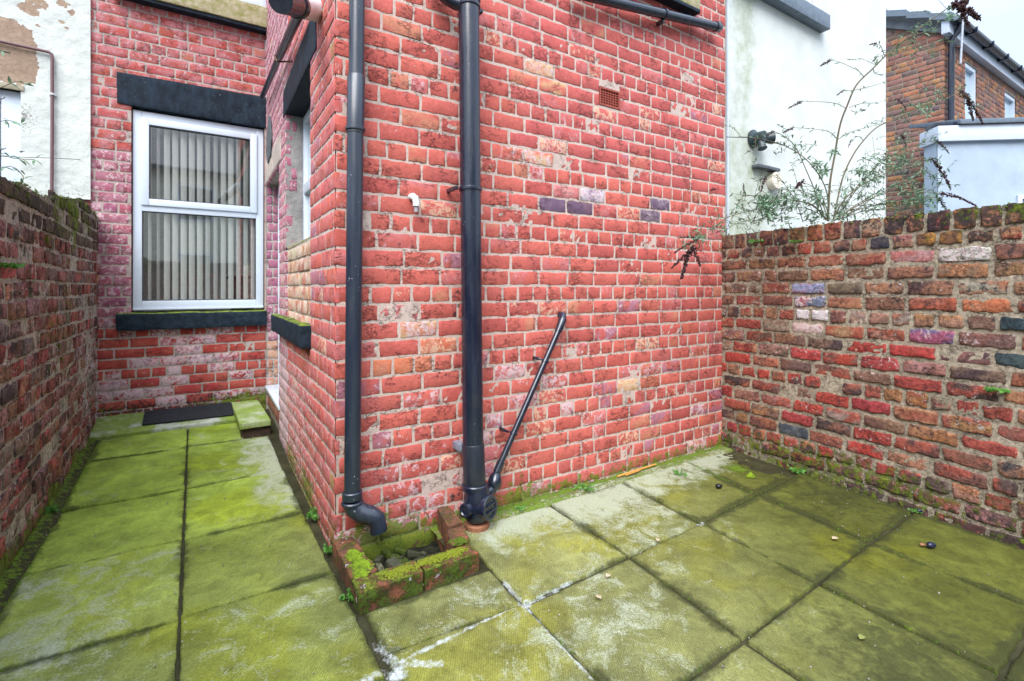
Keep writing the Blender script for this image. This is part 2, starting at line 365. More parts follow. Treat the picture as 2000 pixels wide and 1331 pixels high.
# ------------------------------------------------------------------ mesh builder for shaped solids
class MB:
    def __init__(s): s.v = []; s.f = []
    def add(s, vs, fs):
        b = len(s.v); s.v += [tuple(q) for q in vs]; s.f += [tuple(b + i for i in f) for f in fs]; return s
    def fbox(s, fr, t0, t1, z0, z1, o0, o1):
        vs = [fr.v(t, z, o) for o in (o0, o1) for z in (z0, z1) for t in (t0, t1)]
        fs = [(0, 1, 3, 2), (4, 6, 7, 5), (0, 4, 5, 1), (2, 3, 7, 6), (0, 2, 6, 4), (1, 5, 7, 3)]
        return s.add(vs, fs)
    def hexa(s, vs):
        fs = [(0, 1, 3, 2), (4, 6, 7, 5), (0, 4, 5, 1), (2, 3, 7, 6), (0, 2, 6, 4), (1, 5, 7, 3)]
        return s.add(vs, fs)
    def prism(s, poly, off):
        """poly: list of Vectors (planar), off: Vector extrusion"""
        n = len(poly); vs = list(poly) + [p + off for p in poly]
        fs = [tuple(range(n)), tuple(range(2 * n - 1, n - 1, -1))] + [(i, (i + 1) % n, n + (i + 1) % n, n + i) for i in range(n)]
        return s.add(vs, fs)
    def tube(s, pts, rad, seg=16, cap=True):
        pts = [Vector(p) for p in pts]; n = len(pts)
        if not isinstance(rad, (list, tuple)): rad = [rad] * n
        tang = []
        for i in range(n):
            a = pts[max(i - 1, 0)]; b = pts[min(i + 1, n - 1)]
            d = b - a
            if d.length < 1e-9: d = tang[-1] if tang else Vector((0, 0, 1))
            tang.append(d.normalized())
        t0 = tang[0]; u = t0.orthogonal().normalized(); rings = []
        for i in range(n):
            t = tang[i]; u = (u - t * u.dot(t)).normalized(); w = t.cross(u)
            rings.append([pts[i] + (u * math.cos(2 * math.pi * k / seg) + w * math.sin(2 * math.pi * k / seg)) * rad[i] for k in range(seg)])
        vs = [p for r in rings for p in r]; fs = []
        for i in range(n - 1):
            for k in range(seg):
                fs.append((i * seg + k, i * seg + (k + 1) % seg, (i + 1) * seg + (k + 1) % seg, (i + 1) * seg + k))
        if cap: fs += [tuple(range(seg))[::-1], tuple((n - 1) * seg + k for k in range(seg))]
        return s.add(vs, fs)
    def lathe(s, p, axis, prof, seg=24):
        """prof: list of (distance along axis, radius)"""
        p = Vector(p); a = Vector(axis).normalized()
        u = a.orthogonal().normalized(); w = a.cross(u); vs = []; fs = []; n = len(prof)
        for d, r in prof:
            for k in range(seg):
                vs.append(p + a * d + (u * math.cos(2 * math.pi * k / seg) + w * math.sin(2 * math.pi * k / seg)) * max(r, 1e-5))
        for i in range(n - 1):
            for k in range(seg): fs.append((i * seg + k, i * seg + (k + 1) % seg, (i + 1) * seg + (k + 1) % seg, (i + 1) * seg + k))
        fs += [tuple(range(seg))[::-1], tuple((n - 1) * seg + k for k in range(seg))]
        return s.add(vs, fs)
    def build(s, name, mat, parent=None, bevel=0.0, smooth=True, ang=38, sub=0, rough=0.0, rs=9.0, seed=1):
        me = bpy.data.meshes.new(name); bm = bmesh.new()
        bv = [bm.verts.new(v) for v in s.v]
        for f in s.f:
            try: bm.faces.new([bv[i] for i in f])
            except ValueError: pass
        bmesh.ops.recalc_face_normals(bm, faces=bm.faces)
        if bevel: bmesh.ops.bevel(bm, geom=list(bm.edges), offset=bevel, segments=2, affect='EDGES', clamp_overlap=True, profile=.6)
        if sub:
            for _ in range(8):
                es = [e for e in bm.edges if e.calc_length() > sub * 1.5]
                if not es: break
                bmesh.ops.subdivide_edges(bm, edges=es, cuts=1, use_grid_fill=True)
            bmesh.ops.triangulate(bm, faces=[f for f in bm.faces if len(f.verts) > 4])
        if rough:
            bm.normal_update()
            co = np.array([v.co[:] for v in bm.verts]); no = [v.normal.copy() for v in bm.verts]
            q = fbm(co[:, 0] * rs + co[:, 2] * rs * .7 + seed, co[:, 1] * rs - co[:, 2] * rs * .9, seed, 4) - .5
            q2 = fbm(co[:, 0] * rs * 5 + co[:, 2] * rs * 4, co[:, 1] * rs * 5 - co[:, 2] * rs * 3, seed + 5, 3) - .5
            for v, nv, a, b in zip(bm.verts, no, q, q2): v.co += nv * float(a * 2 * rough + b * .6 * rough)
        for f in bm.faces: f.smooth = smooth
        if smooth:
            bm.normal_update()
            for e in bm.edges:
                if len(e.link_faces) == 2 and e.calc_face_angle(0) > math.radians(ang): e.smooth = False
        bm.to_mesh(me); bm.free()
        return link(name, me, mat, parent)

# ------------------------------------------------------------------ brickwork
CO = .0853
ZB = .005
def bond(t0, t1, z0, z1, rng, L=.204, J=.0135, header=lambda k: False, holes=(), co=CO, zb=ZB, jl=.005, zj=.0015, HJ=None):
    """rows of bricks as (t0, t1, z0, z1, is_header)"""
    out = []; k0 = math.floor((z0 - zb) / co); k1 = math.ceil((z1 - zb) / co)
    for k in range(k0, k1):
        a = zb + k * co; b = a + co; zc = (a + b) / 2
        if zc < z0 or zc > z1: continue
        hd = header(k); step = L / 2 if hd else L
        ph = (L * .25 if hd else (L * .5 if k % 2 else 0)) + rng.uniform(-.012, .012)
        t = t0 - step + ph - (0 if ph > 0 else step)
        while t < t1:
            st = step + rng.uniform(-jl, jl)
            if not hd and rng.random() < .05: st = L / 2
            x0, x1 = max(t + J / 2, t0), min(t + st - J / 2, t1); t += st
            if x1 - x0 < .02: continue
            iv = [(x0, x1)]
            for (h0, h1, g0, g1) in holes:
                if g0 < zc < g1:
                    nv = []
                    for p, q in iv:
                        if q <= h0 or p >= h1: nv.append((p, q)); continue
                        if p < h0: nv.append((p, h0))
                        if q > h1: nv.append((h1, q))
                    iv = nv
            for p, q in iv:
                if q - p > .022:
                    e = J / 2 + rng.uniform(-zj, zj)
                    out.append([p, q, a + e, b - J / 2 + rng.uniform(-zj, zj), hd])
    return out
def brickwork(name, fr, bricks, colf, rng, mat, parent, T0, T1, Z0, Z1, holes=(), mcol=(.45, .39, .34), mortar_d=.005, mskf=None,
              jit=.0025, face=.0012, spall=.0, lean=.0015, smear=0.0, nx=12, nzz=7, cell=.012, mvar=.12, seed=3, top=None, warp=0.0, back=.02, o=0.0, flake=0.0, flf=None, bevel=.0035, mn=1.0):
    """every brick a rounded, slightly irregular block; mortar a rough sheet between them; all one mesh"""
    nb = len(bricks); nv = nx * nzz
    ui = np.concatenate([[0, 0], np.linspace(0, 1, nx - 2), [1, 1]])[:nx] if False else None
    B = np.array([[b[0], b[1], b[2], b[3]] for b in bricks])
    bev = bevel
    wv = np.linspace(0, 1, nx - 4)[1:-1] if nx > 6 else np.array([.5])
    def axis(a, b, n):
        inner = n - 6
        fr_ = (np.arange(inner) + 1) / (inner + 1)
        mid = a[:, None] + bev + (b - a - 2 * bev)[:, None] * fr_[None, :]
        return np.concatenate([a[:, None], a[:, None], (a + bev)[:, None], mid, (b - bev)[:, None], b[:, None], b[:, None]], 1)
    def ring(n):
        r = np.full(n, 2); r[[0, -1]] = 0; r[[1, -2]] = 1; return r
    Tt = axis(B[:, 0], B[:, 1], nx); Zz = axis(B[:, 2], B[:, 3], nzz)
    T = np.repeat(Tt[:, :, None], nzz, 2); Z = np.repeat(Zz[:, None, :], nx, 1)
    rg = np.minimum(ring(nx)[:, None], ring(nzz)[None, :])[None]
    rg = np.broadcast_to(rg, T.shape)
    # round the corners a little
    ec = (np.minimum(ring(nx)[:, None], 1) + 0) * 1.0
    corner = ((ring(nx)[:, None] <= 1) & (ring(nzz)[None, :] <= 1))[None]
    Tc = (B[:, 0] + B[:, 1])[:, None, None] / 2; Zc = (B[:, 2] + B[:, 3])[:, None, None] / 2
    rs_ = rng.uniform(.002, .006)
    T = T - np.where(corner, np.sign(T - Tc) * .004, 0); Z = Z - np.where(corner, np.sign(Z - Zc) * .003, 0)
    R = np.random.RandomState(seed)
    rot = R.normal(0, .006, nb)[:, None, None]; T, Z = T - rot * (Z - Zc), Z + rot * (T - Tc)
    js = jit
    fT, fZ = T.ravel(), Z.ravel()
    bid = np.repeat(np.arange(nb), nv)
    off = bid * 7.31
    dT = (fbm(fT * 38 + off, fZ * 38, seed, 3) - .5) * 2 * js * 1.6
    dZ = (fbm(fT * 38, fZ * 38 + off, seed + 9, 3) - .5) * 2 * js * 1.6
    notcut = np.ones(len(fT))
    notcut[(fT < T0 + .004) | (fT > T1 - .004)] = 0
    for (h0, h1, g0, g1) in holes:
        notcut[(np.abs(fT - h0) < .004) | (np.abs(fT - h1) < .004)] = 0
    wz = (fbm(fT * 1.1, fZ * .8, seed + 40, 3) - .5) * 2 * warp
    dep = np.where(rg == 0, -back, np.where(rg == 1, -bev * .4, 0)).ravel().astype(float)
    tilt = R.normal(0, lean, nb)
    dep = dep + np.where(rg.ravel() > 0, np.repeat(tilt, nv), 0)
    dep += np.where(rg.ravel() > 0, ((fbm(fT * 30 + off, fZ * 30, seed + 3, 4) - .5) * 2 + (vnoise(fT * 140 + off, fZ * 140, seed + 4) - .5) * 1.0) * face, 0)
    sp = np.zeros(len(fT))
    if spall:
        q = fbm(fT * 14 + off * .3, fZ * 20, seed + 21, 4)
        sp = sst(.60 - spall, .66 - spall, q)
        dep -= np.where(rg.ravel() > 0, sp * (.004 + .004 * vnoise(fT * 60, fZ * 60, 5)), 0)
    V1 = fr.w(fT + dT * notcut, fZ + dZ + wz, dep + o)
    # faces
    i, j = np.meshgrid(np.arange(nx - 1), np.arange(nzz - 1), indexing='ij')
    q = np.stack([i * nzz + j, (i + 1) * nzz + j, (i + 1) * nzz + j + 1, i * nzz + j + 1], -1).reshape(-1, 4)
    Q1 = (q[None] + (np.arange(nb) * nv)[:, None, None]).reshape(-1, 4)
    # colours
    ca = np.zeros((nb, 3)); cb = np.zeros((nb, 3)); mk = np.zeros((nb, 3))
    for k, b in enumerate(bricks):
        a_, b_, m_ = colf((b[0] + b[1]) / 2, (b[2] + b[3]) / 2, b[4], rng)
        ca[k] = a_; cb[k] = b_; mk[k] = m_
    g = np.clip((fbm(fT * 16 + off, fZ * 26, seed + 31, 4) - .42) * 6, 0, 1)[:, None]
    col = ca[bid] * (1 - g) + cb[bid] * g
    # dark pits in the spalled places
    col = col * (1 - .25 * sp[:, None])
    ms = mk[bid].copy()
    if mskf is not None: ms = np.clip(ms + mskf(fT, fZ), 0, 1)
    # mortar sheet
    gt = [T0, T1]; gzv = [Z0, Z1]
    for (h0, h1, g0, g1) in holes: gt += [h0, h1]; gzv += [g0, g1]
    def lines(v, lo, hi):
        v = sorted(set(round(min(max(x, lo), hi), 5) for x in v)); o_ = []
        for a, b in zip(v[:-1], v[1:]):
            n = max(1, int(round((b - a) / cell))); o_ += [a + (b - a) * k / n for k in range(n)]
        return np.array(o_ + [v[-1]])
    lt = lines(gt, T0, T1); lz = lines(gzv, Z0, Z1)
    mt, mz = np.meshgrid(lt, lz, indexing='ij'); ct = (lt[:-1] + lt[1:]) / 2; cz = (lz[:-1] + lz[1:]) / 2
    keep = np.ones((len(ct), len(cz)), bool)
    for (h0, h1, g0, g1) in holes:
        keep &= ~((ct[:, None] > h0) & (ct[:, None] < h1) & (cz[None] > g0) & (cz[None] < g1))
    if top is not None: keep &= cz[None] < top(ct)[:, None]
    md = -mortar_d + (fbm(mt * 45, mz * 45, seed + 60, 4) - .5) * .005 * mn + (fbm(mt * 4, mz * 4, seed + 62, 3) - .5) * .004 * mn
    if smear: md += np.clip(fbm(mt * 7, mz * 9, seed + 61, 5) - (.66 - smear * .12), 0, .2) * .13
    ii, jj = np.nonzero(keep); nz_ = len(lz)
    Q2 = np.stack([ii * nz_ + jj, (ii + 1) * nz_ + jj, (ii + 1) * nz_ + jj + 1, ii * nz_ + jj + 1], -1)
    V2 = fr.w(mt.ravel(), mz.ravel(), md.ravel() + o)
    mc = np.array(mcol)[None] * (1 + mvar * 2 * (fbm(mt.ravel() * 5, mz.ravel() * 5, seed + 70, 4) - .5))[:, None]
    ms2 = np.zeros((len(V2), 3))
    if mskf is not None: ms2 = np.clip(mskf(mt.ravel(), mz.ravel()) * [.35, 1.1, .9], 0, 1)
    V = np.concatenate([V1, V2]); Q = np.concatenate([Q1, Q2 + len(V1)])
    if fr.flip: Q = Q[:, ::-1]
    colr = np.concatenate([np.concatenate([col, mc]), np.ones((len(V), 1))], 1)
    fa = np.where(R.rand(nb) < flake, R.uniform(.30, .55, nb), 0)[bid]
    if flf is not None: fa = fa + flf(fT, fZ)
    mskr = np.concatenate([np.concatenate([ms, ms2]), np.concatenate([np.clip(fa, 0, 1), np.zeros(len(V2))])[:, None]], 1)
    me = np_mesh(name, V, Q, True, colr, mskr)
    rv = rg[0].ravel(); skirt = (rv[q].min(1) == 0); sm = np.ones(len(Q), bool); sm[:len(Q1)] = ~np.tile(skirt, nb)
    if len(me.polygons) == len(sm): me.polygons.foreach_set('use_smooth', sm); me.update()
    bm = bmesh.new(); bm.from_mesh(me)
    loose = [v for v in bm.verts if not v.link_faces]
    if loose: bmesh.ops.delete(bm, geom=loose, context='VERTS'); bm.to_mesh(me)
    bm.free()
    return link(name, me, mat, parent)
def gridwall(name, fr, T0, T1, Z0, Z1, mat, parent, colf, mskf, holes=(), cell=.02, o=0.0, relief=.002, rsc=6, seed=5):
    gt = [T0, T1]; gzv = [Z0, Z1]
    for (h0, h1, g0, g1) in holes: gt += [h0, h1]; gzv += [g0, g1]
    def lines(v, lo, hi):
        v = sorted(set(round(min(max(x, lo), hi), 5) for x in v)); o_ = []
        for a, b in zip(v[:-1], v[1:]):
            n = max(1, int(round((b - a) / cell))); o_ += [a + (b - a) * k / n for k in range(n)]
        return np.array(o_ + [v[-1]])
    lt = lines(gt, T0, T1); lz = lines(gzv, Z0, Z1)
    mt, mz = np.meshgrid(lt, lz, indexing='ij'); ct = (lt[:-1] + lt[1:]) / 2; cz = (lz[:-1] + lz[1:]) / 2
    keep = np.ones((len(ct), len(cz)), bool)
    for (h0, h1, g0, g1) in holes:
        keep &= ~((ct[:, None] > h0) & (ct[:, None] < h1) & (cz[None] > g0) & (cz[None] < g1))
    t = mt.ravel(); z = mz.ravel(); ii, jj = np.nonzero(keep); nz_ = len(lz)
    Q = np.stack([ii * nz_ + jj, (ii + 1) * nz_ + jj, (ii + 1) * nz_ + jj + 1, ii * nz_ + jj + 1], -1)
    if fr.flip: Q = Q[:, ::-1]
    V = fr.w(t, z, o + (fbm(t * rsc, z * rsc, seed, 4) - .5) * 2 * relief)
    col = np.concatenate([colf(t, z), np.ones((len(t), 1))], 1); ms = np.concatenate([np.clip(mskf(t, z), 0, 1), np.ones((len(t), 1))], 1)
    return link(name, np_mesh(name, V, Q, True, col, ms), mat, parent)
def near(t, z, lst):
    for (a, b, w, h, c) in lst:
        if abs(t - a) < w and abs(z - b) < h: return c
    return None
def m3(a, b, c): return np.stack([np.asarray(a, float) * np.ones(1), np.asarray(b, float) * np.ones(1), np.asarray(c, float) * np.ones(1)], -1) if np.ndim(a) == 0 and np.ndim(b) == 0 and np.ndim(c) == 0 else np.stack(np.broadcast_arrays(a, b, c), -1)
def pick(rng, pal):
    r = rng.random() * sum(w for w, _ in pal)
    for w, c in pal:
        r -= w
        if r <= 0: return tuple(q * rng.uniform(.9, 1.1) for q in c)
    return pal[-1][1]
rng = random.Random(11)

# ================================================================== GROUND AND PAVING
def vf(a): return [tuple(x) for x in a]
inner = [ts(-1.5, -5.2, -.03), ts(3.4, -5.2, -.03), ts(2.95, .25, -.03), ts(-1.5, 3.1, -.03)]
outer = [Vector((-400, -400, -.03)), Vector((400, -400, -.03)), Vector((400, 400, -.03)), Vector((-400, 400, -.03))]
g = MB(); g.add(inner + outer, [(i, (i + 1) % 4, 4 + (i + 1) % 4, 4 + i) for i in range(4)])
kind(g.build('ground', M['ground'], smooth=False), 'structure')

PIT = (.085, .40, -.355, -.012)
def paving():
    Vs, Qs, Cs, Ms = [], [], [], []; base = 0
    n2 = lambda t, s: (fbm(t * 3, s * 3, 77, 4))
    def colour(t, s):
        path = sst(.15, -.3, t) if False else 1 - sst(-.35, .25, t + .25 * (fbm(t * 1.5, s * 1.5, 5, 3) - .5))
        back = sst(-.6, 1.2, s)
        bright = np.array([.200, .275, .040]); nearc = np.array([.205, .235, .060]); olive = np.array([.178, .184, .066]); deep = np.array([.078, .086, .016])
        g_ = sst(.8, 2.5, t - .55 * (s + .6))[:, None]
        pc = nearc * (1 - back[:, None]) + bright * back[:, None]
        oc = olive * (1 - g_) + deep * g_
        c = pc * path[:, None] + oc * (1 - path[:, None])
        y = sst(.5, .68, fbm(t * 2.4, s * 2.4, 19, 4))[:, None]
        return c * (1 - y) + c * np.array([1.06, 1.02, .6]) * y
    def masks(t, s, edge):
        pale = .24 + .10 * np.ones_like(t)
        pale = pale + .55 * sst(-.50, -.16, s) * sst(.52, .66, t) * (1 - sst(2.35, 2.7, t)) * (s < .05)
        pale = pale + .55 * sst(2.3, 2.5, t) * sst(-.30, -.1, s)
        pale = pale + .50 * sst(-.38, -.05, t) * sst(.45, .8, s) * (1 - sst(1.9, 2.1, s)) * (t < .05)
        pale = pale + .30 * blob(t, s, .75, -.95, .55) + .25 * blob(t, s, 1.4, -.55, .7) + .2 * blob(t, s, -.95, -.2, .4) + .2 * blob(t, s, -.95, .3, .5) + .2 * blob(t, s, -.95, 1.55, .4) + .2 * blob(t, s, .3, -1.2, .5)
        pale = pale - .30 * sst(1.5, 2.4, t - .6 * (s + .6)) * (s < -.45)
        jn = fbm(t * 6, s * 6, 12, 3)
        dark = .22 + .78 * np.clip(1 - edge / (.018 + .07 * jn ** 2), 0, 1) * np.clip(jn * 2.2 - .5, 0, 1)
        dark = dark + .26 * sst(1.1, 2.4, t - .5 * (s + .6)) * (s < -.25) + .50 * blob(t, s, 1.35, -1.62, .42) + .3 * blob(t, s, 1.15, -.45, .3)
        dark = dark + .35 * blob(t, s, 2.6, -.9, .4) + .35 * (1 - sst(-1.20, -.95, t)) 
        moss = .42 * np.clip(1 - edge / .012, 0, 1) + .75 * (1 - sst(-1.17, -1.04, t + .1 * (jn - .5))) + .5 * sst(2.45, 2.75, t + .08 * s) * (jn > .5)
        moss = moss + .9 * blob(t, s, 2.5, -.33, .12) + .35 * blob(t, s, 2.3, -.25, .5)
        return pale, moss, dark
    wl_ = [((-.30, -.80), (.015, -.765), .022, .05), ((.015, -.765), (-.02, -.62), .016, .04), ((.015, -.765), (.25, -.755), .010, .03), ((.12, -.84), (.02, -.77), .012, .05), ((.20, -.755), (.515, -.742), .012, .024),
           ((.515, -.742), (.80, -.722), .010, .02), ((.515, -.742), (.53, -.55), .012, .022), ((.515, -.742), (.485, -1.18), .014, .026),
           ((1.60, -.70), (1.66, -.69), .025, .04)]
    def white(t, s):
        r = np.zeros_like(t)
        for (a, b, w0, w1) in wl_:
            a = np.array(a); b = np.array(b); d = b - a; L = np.hypot(*d)
            k = np.clip(((t - a[0]) * d[0] + (s - a[1]) * d[1]) / L ** 2, 0, 1)
            dist = np.hypot(t - a[0] - d[0] * k, s - a[1] - d[1] * k)
            r = np.maximum(r, .66 - sst(w0 * .1, w1 * .8, dist) * .66 - .25 * sst(.8, 1, k))
        r = np.maximum(r, .8 * (1 - sst(.01, .06, np.hypot(t + .0, s + .80))))
        r = np.maximum(r, .75 * (1 - sst(.01, .05, np.hypot(t - .515, s + .745))))
        return r
    # bed of earth and mortar under the slabs
    lt = np.arange(-1.45, 3.35, .014); ls = np.arange(-3.3, 2.95, .014)
    mt, ms_ = np.meshgrid(lt, ls, indexing='ij'); ct = (lt[:-1] + lt[1:]) / 2; cs = (ls[:-1] + ls[1:]) / 2
    keep = ~((ct[:, None] > PIT[0] - .05) & (ct[:, None] < PIT[1] + .05) & (cs[None] > PIT[2] - .05) & (cs[None] < PIT[3] + .03))
    t = mt.ravel(); s = ms_.ravel(); ii, jj = np.nonzero(keep); nz_ = len(ls)
    Qs.append(np.stack([ii * nz_ + jj, (ii + 1) * nz_ + jj, (ii + 1) * nz_ + jj + 1, ii * nz_ + jj + 1], -1))
    w = white(t, s)
    z = gz(s) - .014 + (fbm(t * 25, s * 25, 8, 4) - .5) * .012 + np.clip(w, 0, 1) * .010
    # moss fillet against the walls
    z = z + .035 * (1 - sst(-1.2, -1.08, t)) + .012 * ((s > -.09) & (t > .4)) * 1.0
    Vs.append(np.stack([C[0] + d1[0] * t + nn[0] * s, C[1] + d1[1] * t + nn[1] * s, z], -1))
    cc = np.array([.040, .038, .018])[None] * (.7 + .6 * fbm(t * 12, s * 12, 3, 3))[:, None]
    grn = ((s > -.10) & (t > .45)) * (.35 + .5 * vnoise(t * 5, s * 20, 3) + .4 * (s > -.03)) + (1 - sst(-1.2, -1.05, t)) * .75 + .18
    cc = cc * (1 - .6 * ((s > -.10) & (t > .45)))[:, None] + np.array([.26, .24, .10])[None] * (.6 * ((s > -.10) & (t > .45)))[:, None]
    Cs.append(cc); Ms.append(np.stack([.12 + .5 * (s > -.1) * (s < -.03) * (t > .5), np.clip(grn * .8, 0, 1), .42 - .3 * (s > -.1) * (t > .45) * 1.0, np.clip(w, 0, 1)], -1))
    base += len(t)
    R = random.Random(5)
    def slab(p00, p10, p11, p01, dz=0.0, gap=.0075, tilt=None):
        nonlocal base
        P = [np.array(p) for p in (p00, p10, p11, p01)]
        Lt = np.linalg.norm(P[1] - P[0]); Lsz = np.linalg.norm(P[3] - P[0])
        nu = max(8, int(Lt / .009)); nv = max(8, int(Lsz / .009))
        e = .006
        def ax(L, n): return np.concatenate([[gap, gap, gap + e], np.linspace(gap + e, L - gap - e, n)[1:-1], [L - gap - e, L - gap, L - gap]]) / L
        U = ax(Lt, nu); W = ax(Lsz, nv); nu = len(U); nv = len(W)
        u, v = np.meshgrid(U, W, indexing='ij')
        XY = (P[0][None, None] * ((1 - u) * (1 - v))[..., None] + P[1][None, None] * (u * (1 - v))[..., None] + P[2][None, None] * (u * v)[..., None] + P[3][None, None] * ((1 - u) * v)[..., None])
        t, s = XY[..., 0].ravel(), XY[..., 1].ravel()
        ed = np.minimum(np.minimum(u, 1 - u) * Lt, np.minimum(v, 1 - v) * Lsz).ravel() - gap
        r = np.full(u.shape, 2); r[[0, -1], :] = 0; r[:, [0, -1]] = 0
        r[1, 1:-1] = 1; r[-2, 1:-1] = 1; r[1:-1, 1] = 1; r[1:-1, -2] = 1; r[[0, -1], :] = 0; r[:, [0, -1]] = 0
        r = r.ravel()
        ta, tb = tilt if tilt else (R.uniform(-.004, .004), R.uniform(-.004, .004))
        z = gz(s) + dz + R.uniform(-.002, .002) + ta * (u.ravel() * 2 - 1) + tb * (v.ravel() * 2 - 1)
        z = z + (fbm(t * 5, s * 5, 31, 4) - .5) * .007 + (fbm(t * 60, s * 60, 32, 2) - .5) * .0016
        z = np.where(r == 0, z - .03, np.where(r == 1, z - .003, z))
        # chipped, wandering edges
        k = np.where(r <= 1, 1, 0) * (fbm(t * 22, s * 22, 33, 3) - .5) * .010
        t2 = t + k * np.sign(.5 - u.ravel()) * (np.minimum(u, 1 - u).ravel() * Lt < gap * 1.5)
        s2 = s + k * np.sign(.5 - v.ravel()) * (np.minimum(v, 1 - v).ravel() * Lsz < gap * 1.5)
        V = np.stack([C[0] + d1[0] * t2 + nn[0] * s2, C[1] + d1[1] * t2 + nn[1] * s2, z], -1)
        i, j = np.meshgrid(np.arange(nu - 1), np.arange(nv - 1), indexing='ij')
        q = np.stack([i * nv + j, (i + 1) * nv + j, (i + 1) * nv + j + 1, i * nv + j + 1], -1).reshape(-1, 4)
        pl, mo, dk = masks(t, s, ed); var = R.uniform(.80, 1.14)
        Vs.append(V); Qs.append(q + base); Cs.append(colour(t, s) * var)
        Ms.append(np.stack([np.clip(pl + R.uniform(-.14, .08), 0, 1), np.clip(mo, 0, 1), np.clip(dk + R.uniform(-.05, .05), 0, 1), np.clip(white(t, s), 0, 1)], -1)); base += len(V)
    # path between the left wall and the side of the house
    sj = [2.50, 1.985, 1.225, .53, -.130, -.80, -1.45, -2.1, -2.8]
    for a, b in zip(sj[1:], sj[:-1]):
        r0 = -.035 if a > -.2 else (-.03)
        if a > 1.9: r0 = -.20
        slab((-1.13, a), (-.57, a), (-.57, b), (-1.13, b), gap=.006)
        slab((-.57, a), (r0, a), (r0, b), (-.57, b), gap=.006)
    # the yard: crossings of the joints as (t, s), row by row away from the house wall
    J = [[(-.015, -.455), (.535, -.455), (.545, -.10), (1.115, -.105), (1.675, -.095), (2.30, -.08), (2.80, -.05)],
         [(-.01, -.70), (.512, -.742), (1.095, -.715), (1.630, -.696), (2.20, -.652), (2.765, -.60)],
         [(-.02, -1.33), (.50, -1.31), (1.034, -1.296), (1.582, -1.271), (2.127, -1.243), (2.69, -1.225)],
         [(-.02, -1.93), (.48, -1.90), (1.01, -1.86), (1.562, -1.812), (2.10, -1.80), (2.65, -1.79)],
         [(-.02, -2.55), (.46, -2.5), (1.0, -2.46), (1.55, -2.42), (2.09, -2.41), (2.6, -2.4)]]
    slab(J[1][0], J[1][1], (.525, -.47), (-.008, -.462))
    top = [(.545, -.10)] + J[0][3:]
    for k in range(4):
        lo0, lo1 = J[1][k + 1], J[1][k + 2]
        t0, t1 = top[k], top[k + 1]
        if k == 3: slab(lo0, lo1, t1, t0, dz=-.008, tilt=(-.010, .0))
        else: slab(lo0, lo1, t1, t0)
    for r_ in range(1, 4):
        for k in range(5):
            slab(J[r_ + 1][k], J[r_ + 1][k + 1], J[r_][k + 1], J[r_][k], gap=.012 if r_ == 1 and k == 4 else .0085)
    V = np.concatenate(Vs); Q = np.concatenate(Qs); Cc = np.concatenate([np.concatenate(Cs), np.ones((len(V), 1))], 1)
    me = np_mesh('paving', V, Q, True, Cc, np.concatenate(Ms))
    o = link('paving', me, M['paving']); kind(o, 'structure'); return o
paving()

# ================================================================== THE HOUSE
house = empty('brick_house', (float(C[0]), float(C[1]), 0), 'red painted brick house with white framed window and black stone sills behind the yard', 'house')
RED = (.53, .124, .100); RED2 = (.48, .104, .088); PINK = (.50, .15, .15); ORG = (.50, .19, .125); BUFF = (.55, .36, .20); PUR = (.36, .15, .20); MAR = (.33, .07, .08)
DKP = (.13, .08, .13); GREYP = (.30, .27, .34)
F1special = [(1.15, 1.74, .10, .045, (DKP, DKP, (.15, 0, 0))), (1.39, 1.715, .10, .045, ((.16, .09, .13), DKP, (.1, 0, 0))), (2.28, 1.94, .10, .045, (DKP, (.2, .13, .2), (.3, 0, 0))), (2.19, 1.84, .10, .045, ((.2, .13, .19), DKP, (.3, 0, 0))),
             (1.52, 1.83, .09, .045, ((.5, .48, .52), PUR, (.75, 0, 0))), (1.30, 1.83, .10, .045, ((.55, .22, .22), PINK, (.2, 0, 0))),
             (2.33, .72, .045, .05, ((.06, .05, .10), (.08, .06, .12), (0, 0, 0)))]
def near_px(fr, lst):
    out = []
    for (x, y, w, h, c) in lst:
        t, z = fr.px(x, y); out.append((t, z, w, h, c))
    return out
F1special = near_px(F1, [(1078, 402, .09, .04, (DKP, (.17, .10, .16), (.18, 0, 0))), (1135, 410, .09, .04, ((.19, .10, .14), DKP, (.15, 0, 0))), (1298, 406, .08, .04, ((.2, .15, .2), DKP, (.35, 0, 0))),
                         (1281, 429, .08, .04, ((.22, .16, .20), DKP, (.35, 0, 0))), (1162, 385, .09, .04, ((.45, .42, .48), (.3, .2, .3), (.6, 0, 0))), (1110, 377, .09, .04, ((.55, .25, .24), PINK, (.2, 0, 0))),
                         (1293, 720, .06, .035, ((.05, .045, .09), (.07, .05, .11), (0, 0, 0))), (1015, 150, .16, .05, (ORG, RED, (.1, 0, 0))), (1050, 130, .1, .05, ((.55, .2, .16), BUFF, (.4, 0, 0))), (1080, 175, .1, .05, (RED, BUFF, (.3, 0, 0))),
                         (790, 650, .08, .04, (BUFF, ORG, (.35, 0, 0))), (830, 650, .05, .04, ((.5, .25, .13), ORG, (.1, 0, 0))), (835, 685, .14, .04, ((.52, .13, .07), ORG, (.05, 0, 0))), (800, 720, .16, .04, ((.54, .16, .085), ORG, (.05, 0, 0))), (822, 750, .07, .045, ((.55, .17, .08), ORG, (.1, 0, 0))),
                         (1375, 400, .06, .05, (ORG, RED, (.2, 0, 0))), (1225, 752, .08, .04, (BUFF, ORG, (.1, 0, 0))), (1000, 300, .1, .045, (ORG, RED, (.25, 0, 0))), (1045, 312, .1, .045, (RED, BUFF, (.3, 0, 0)))])
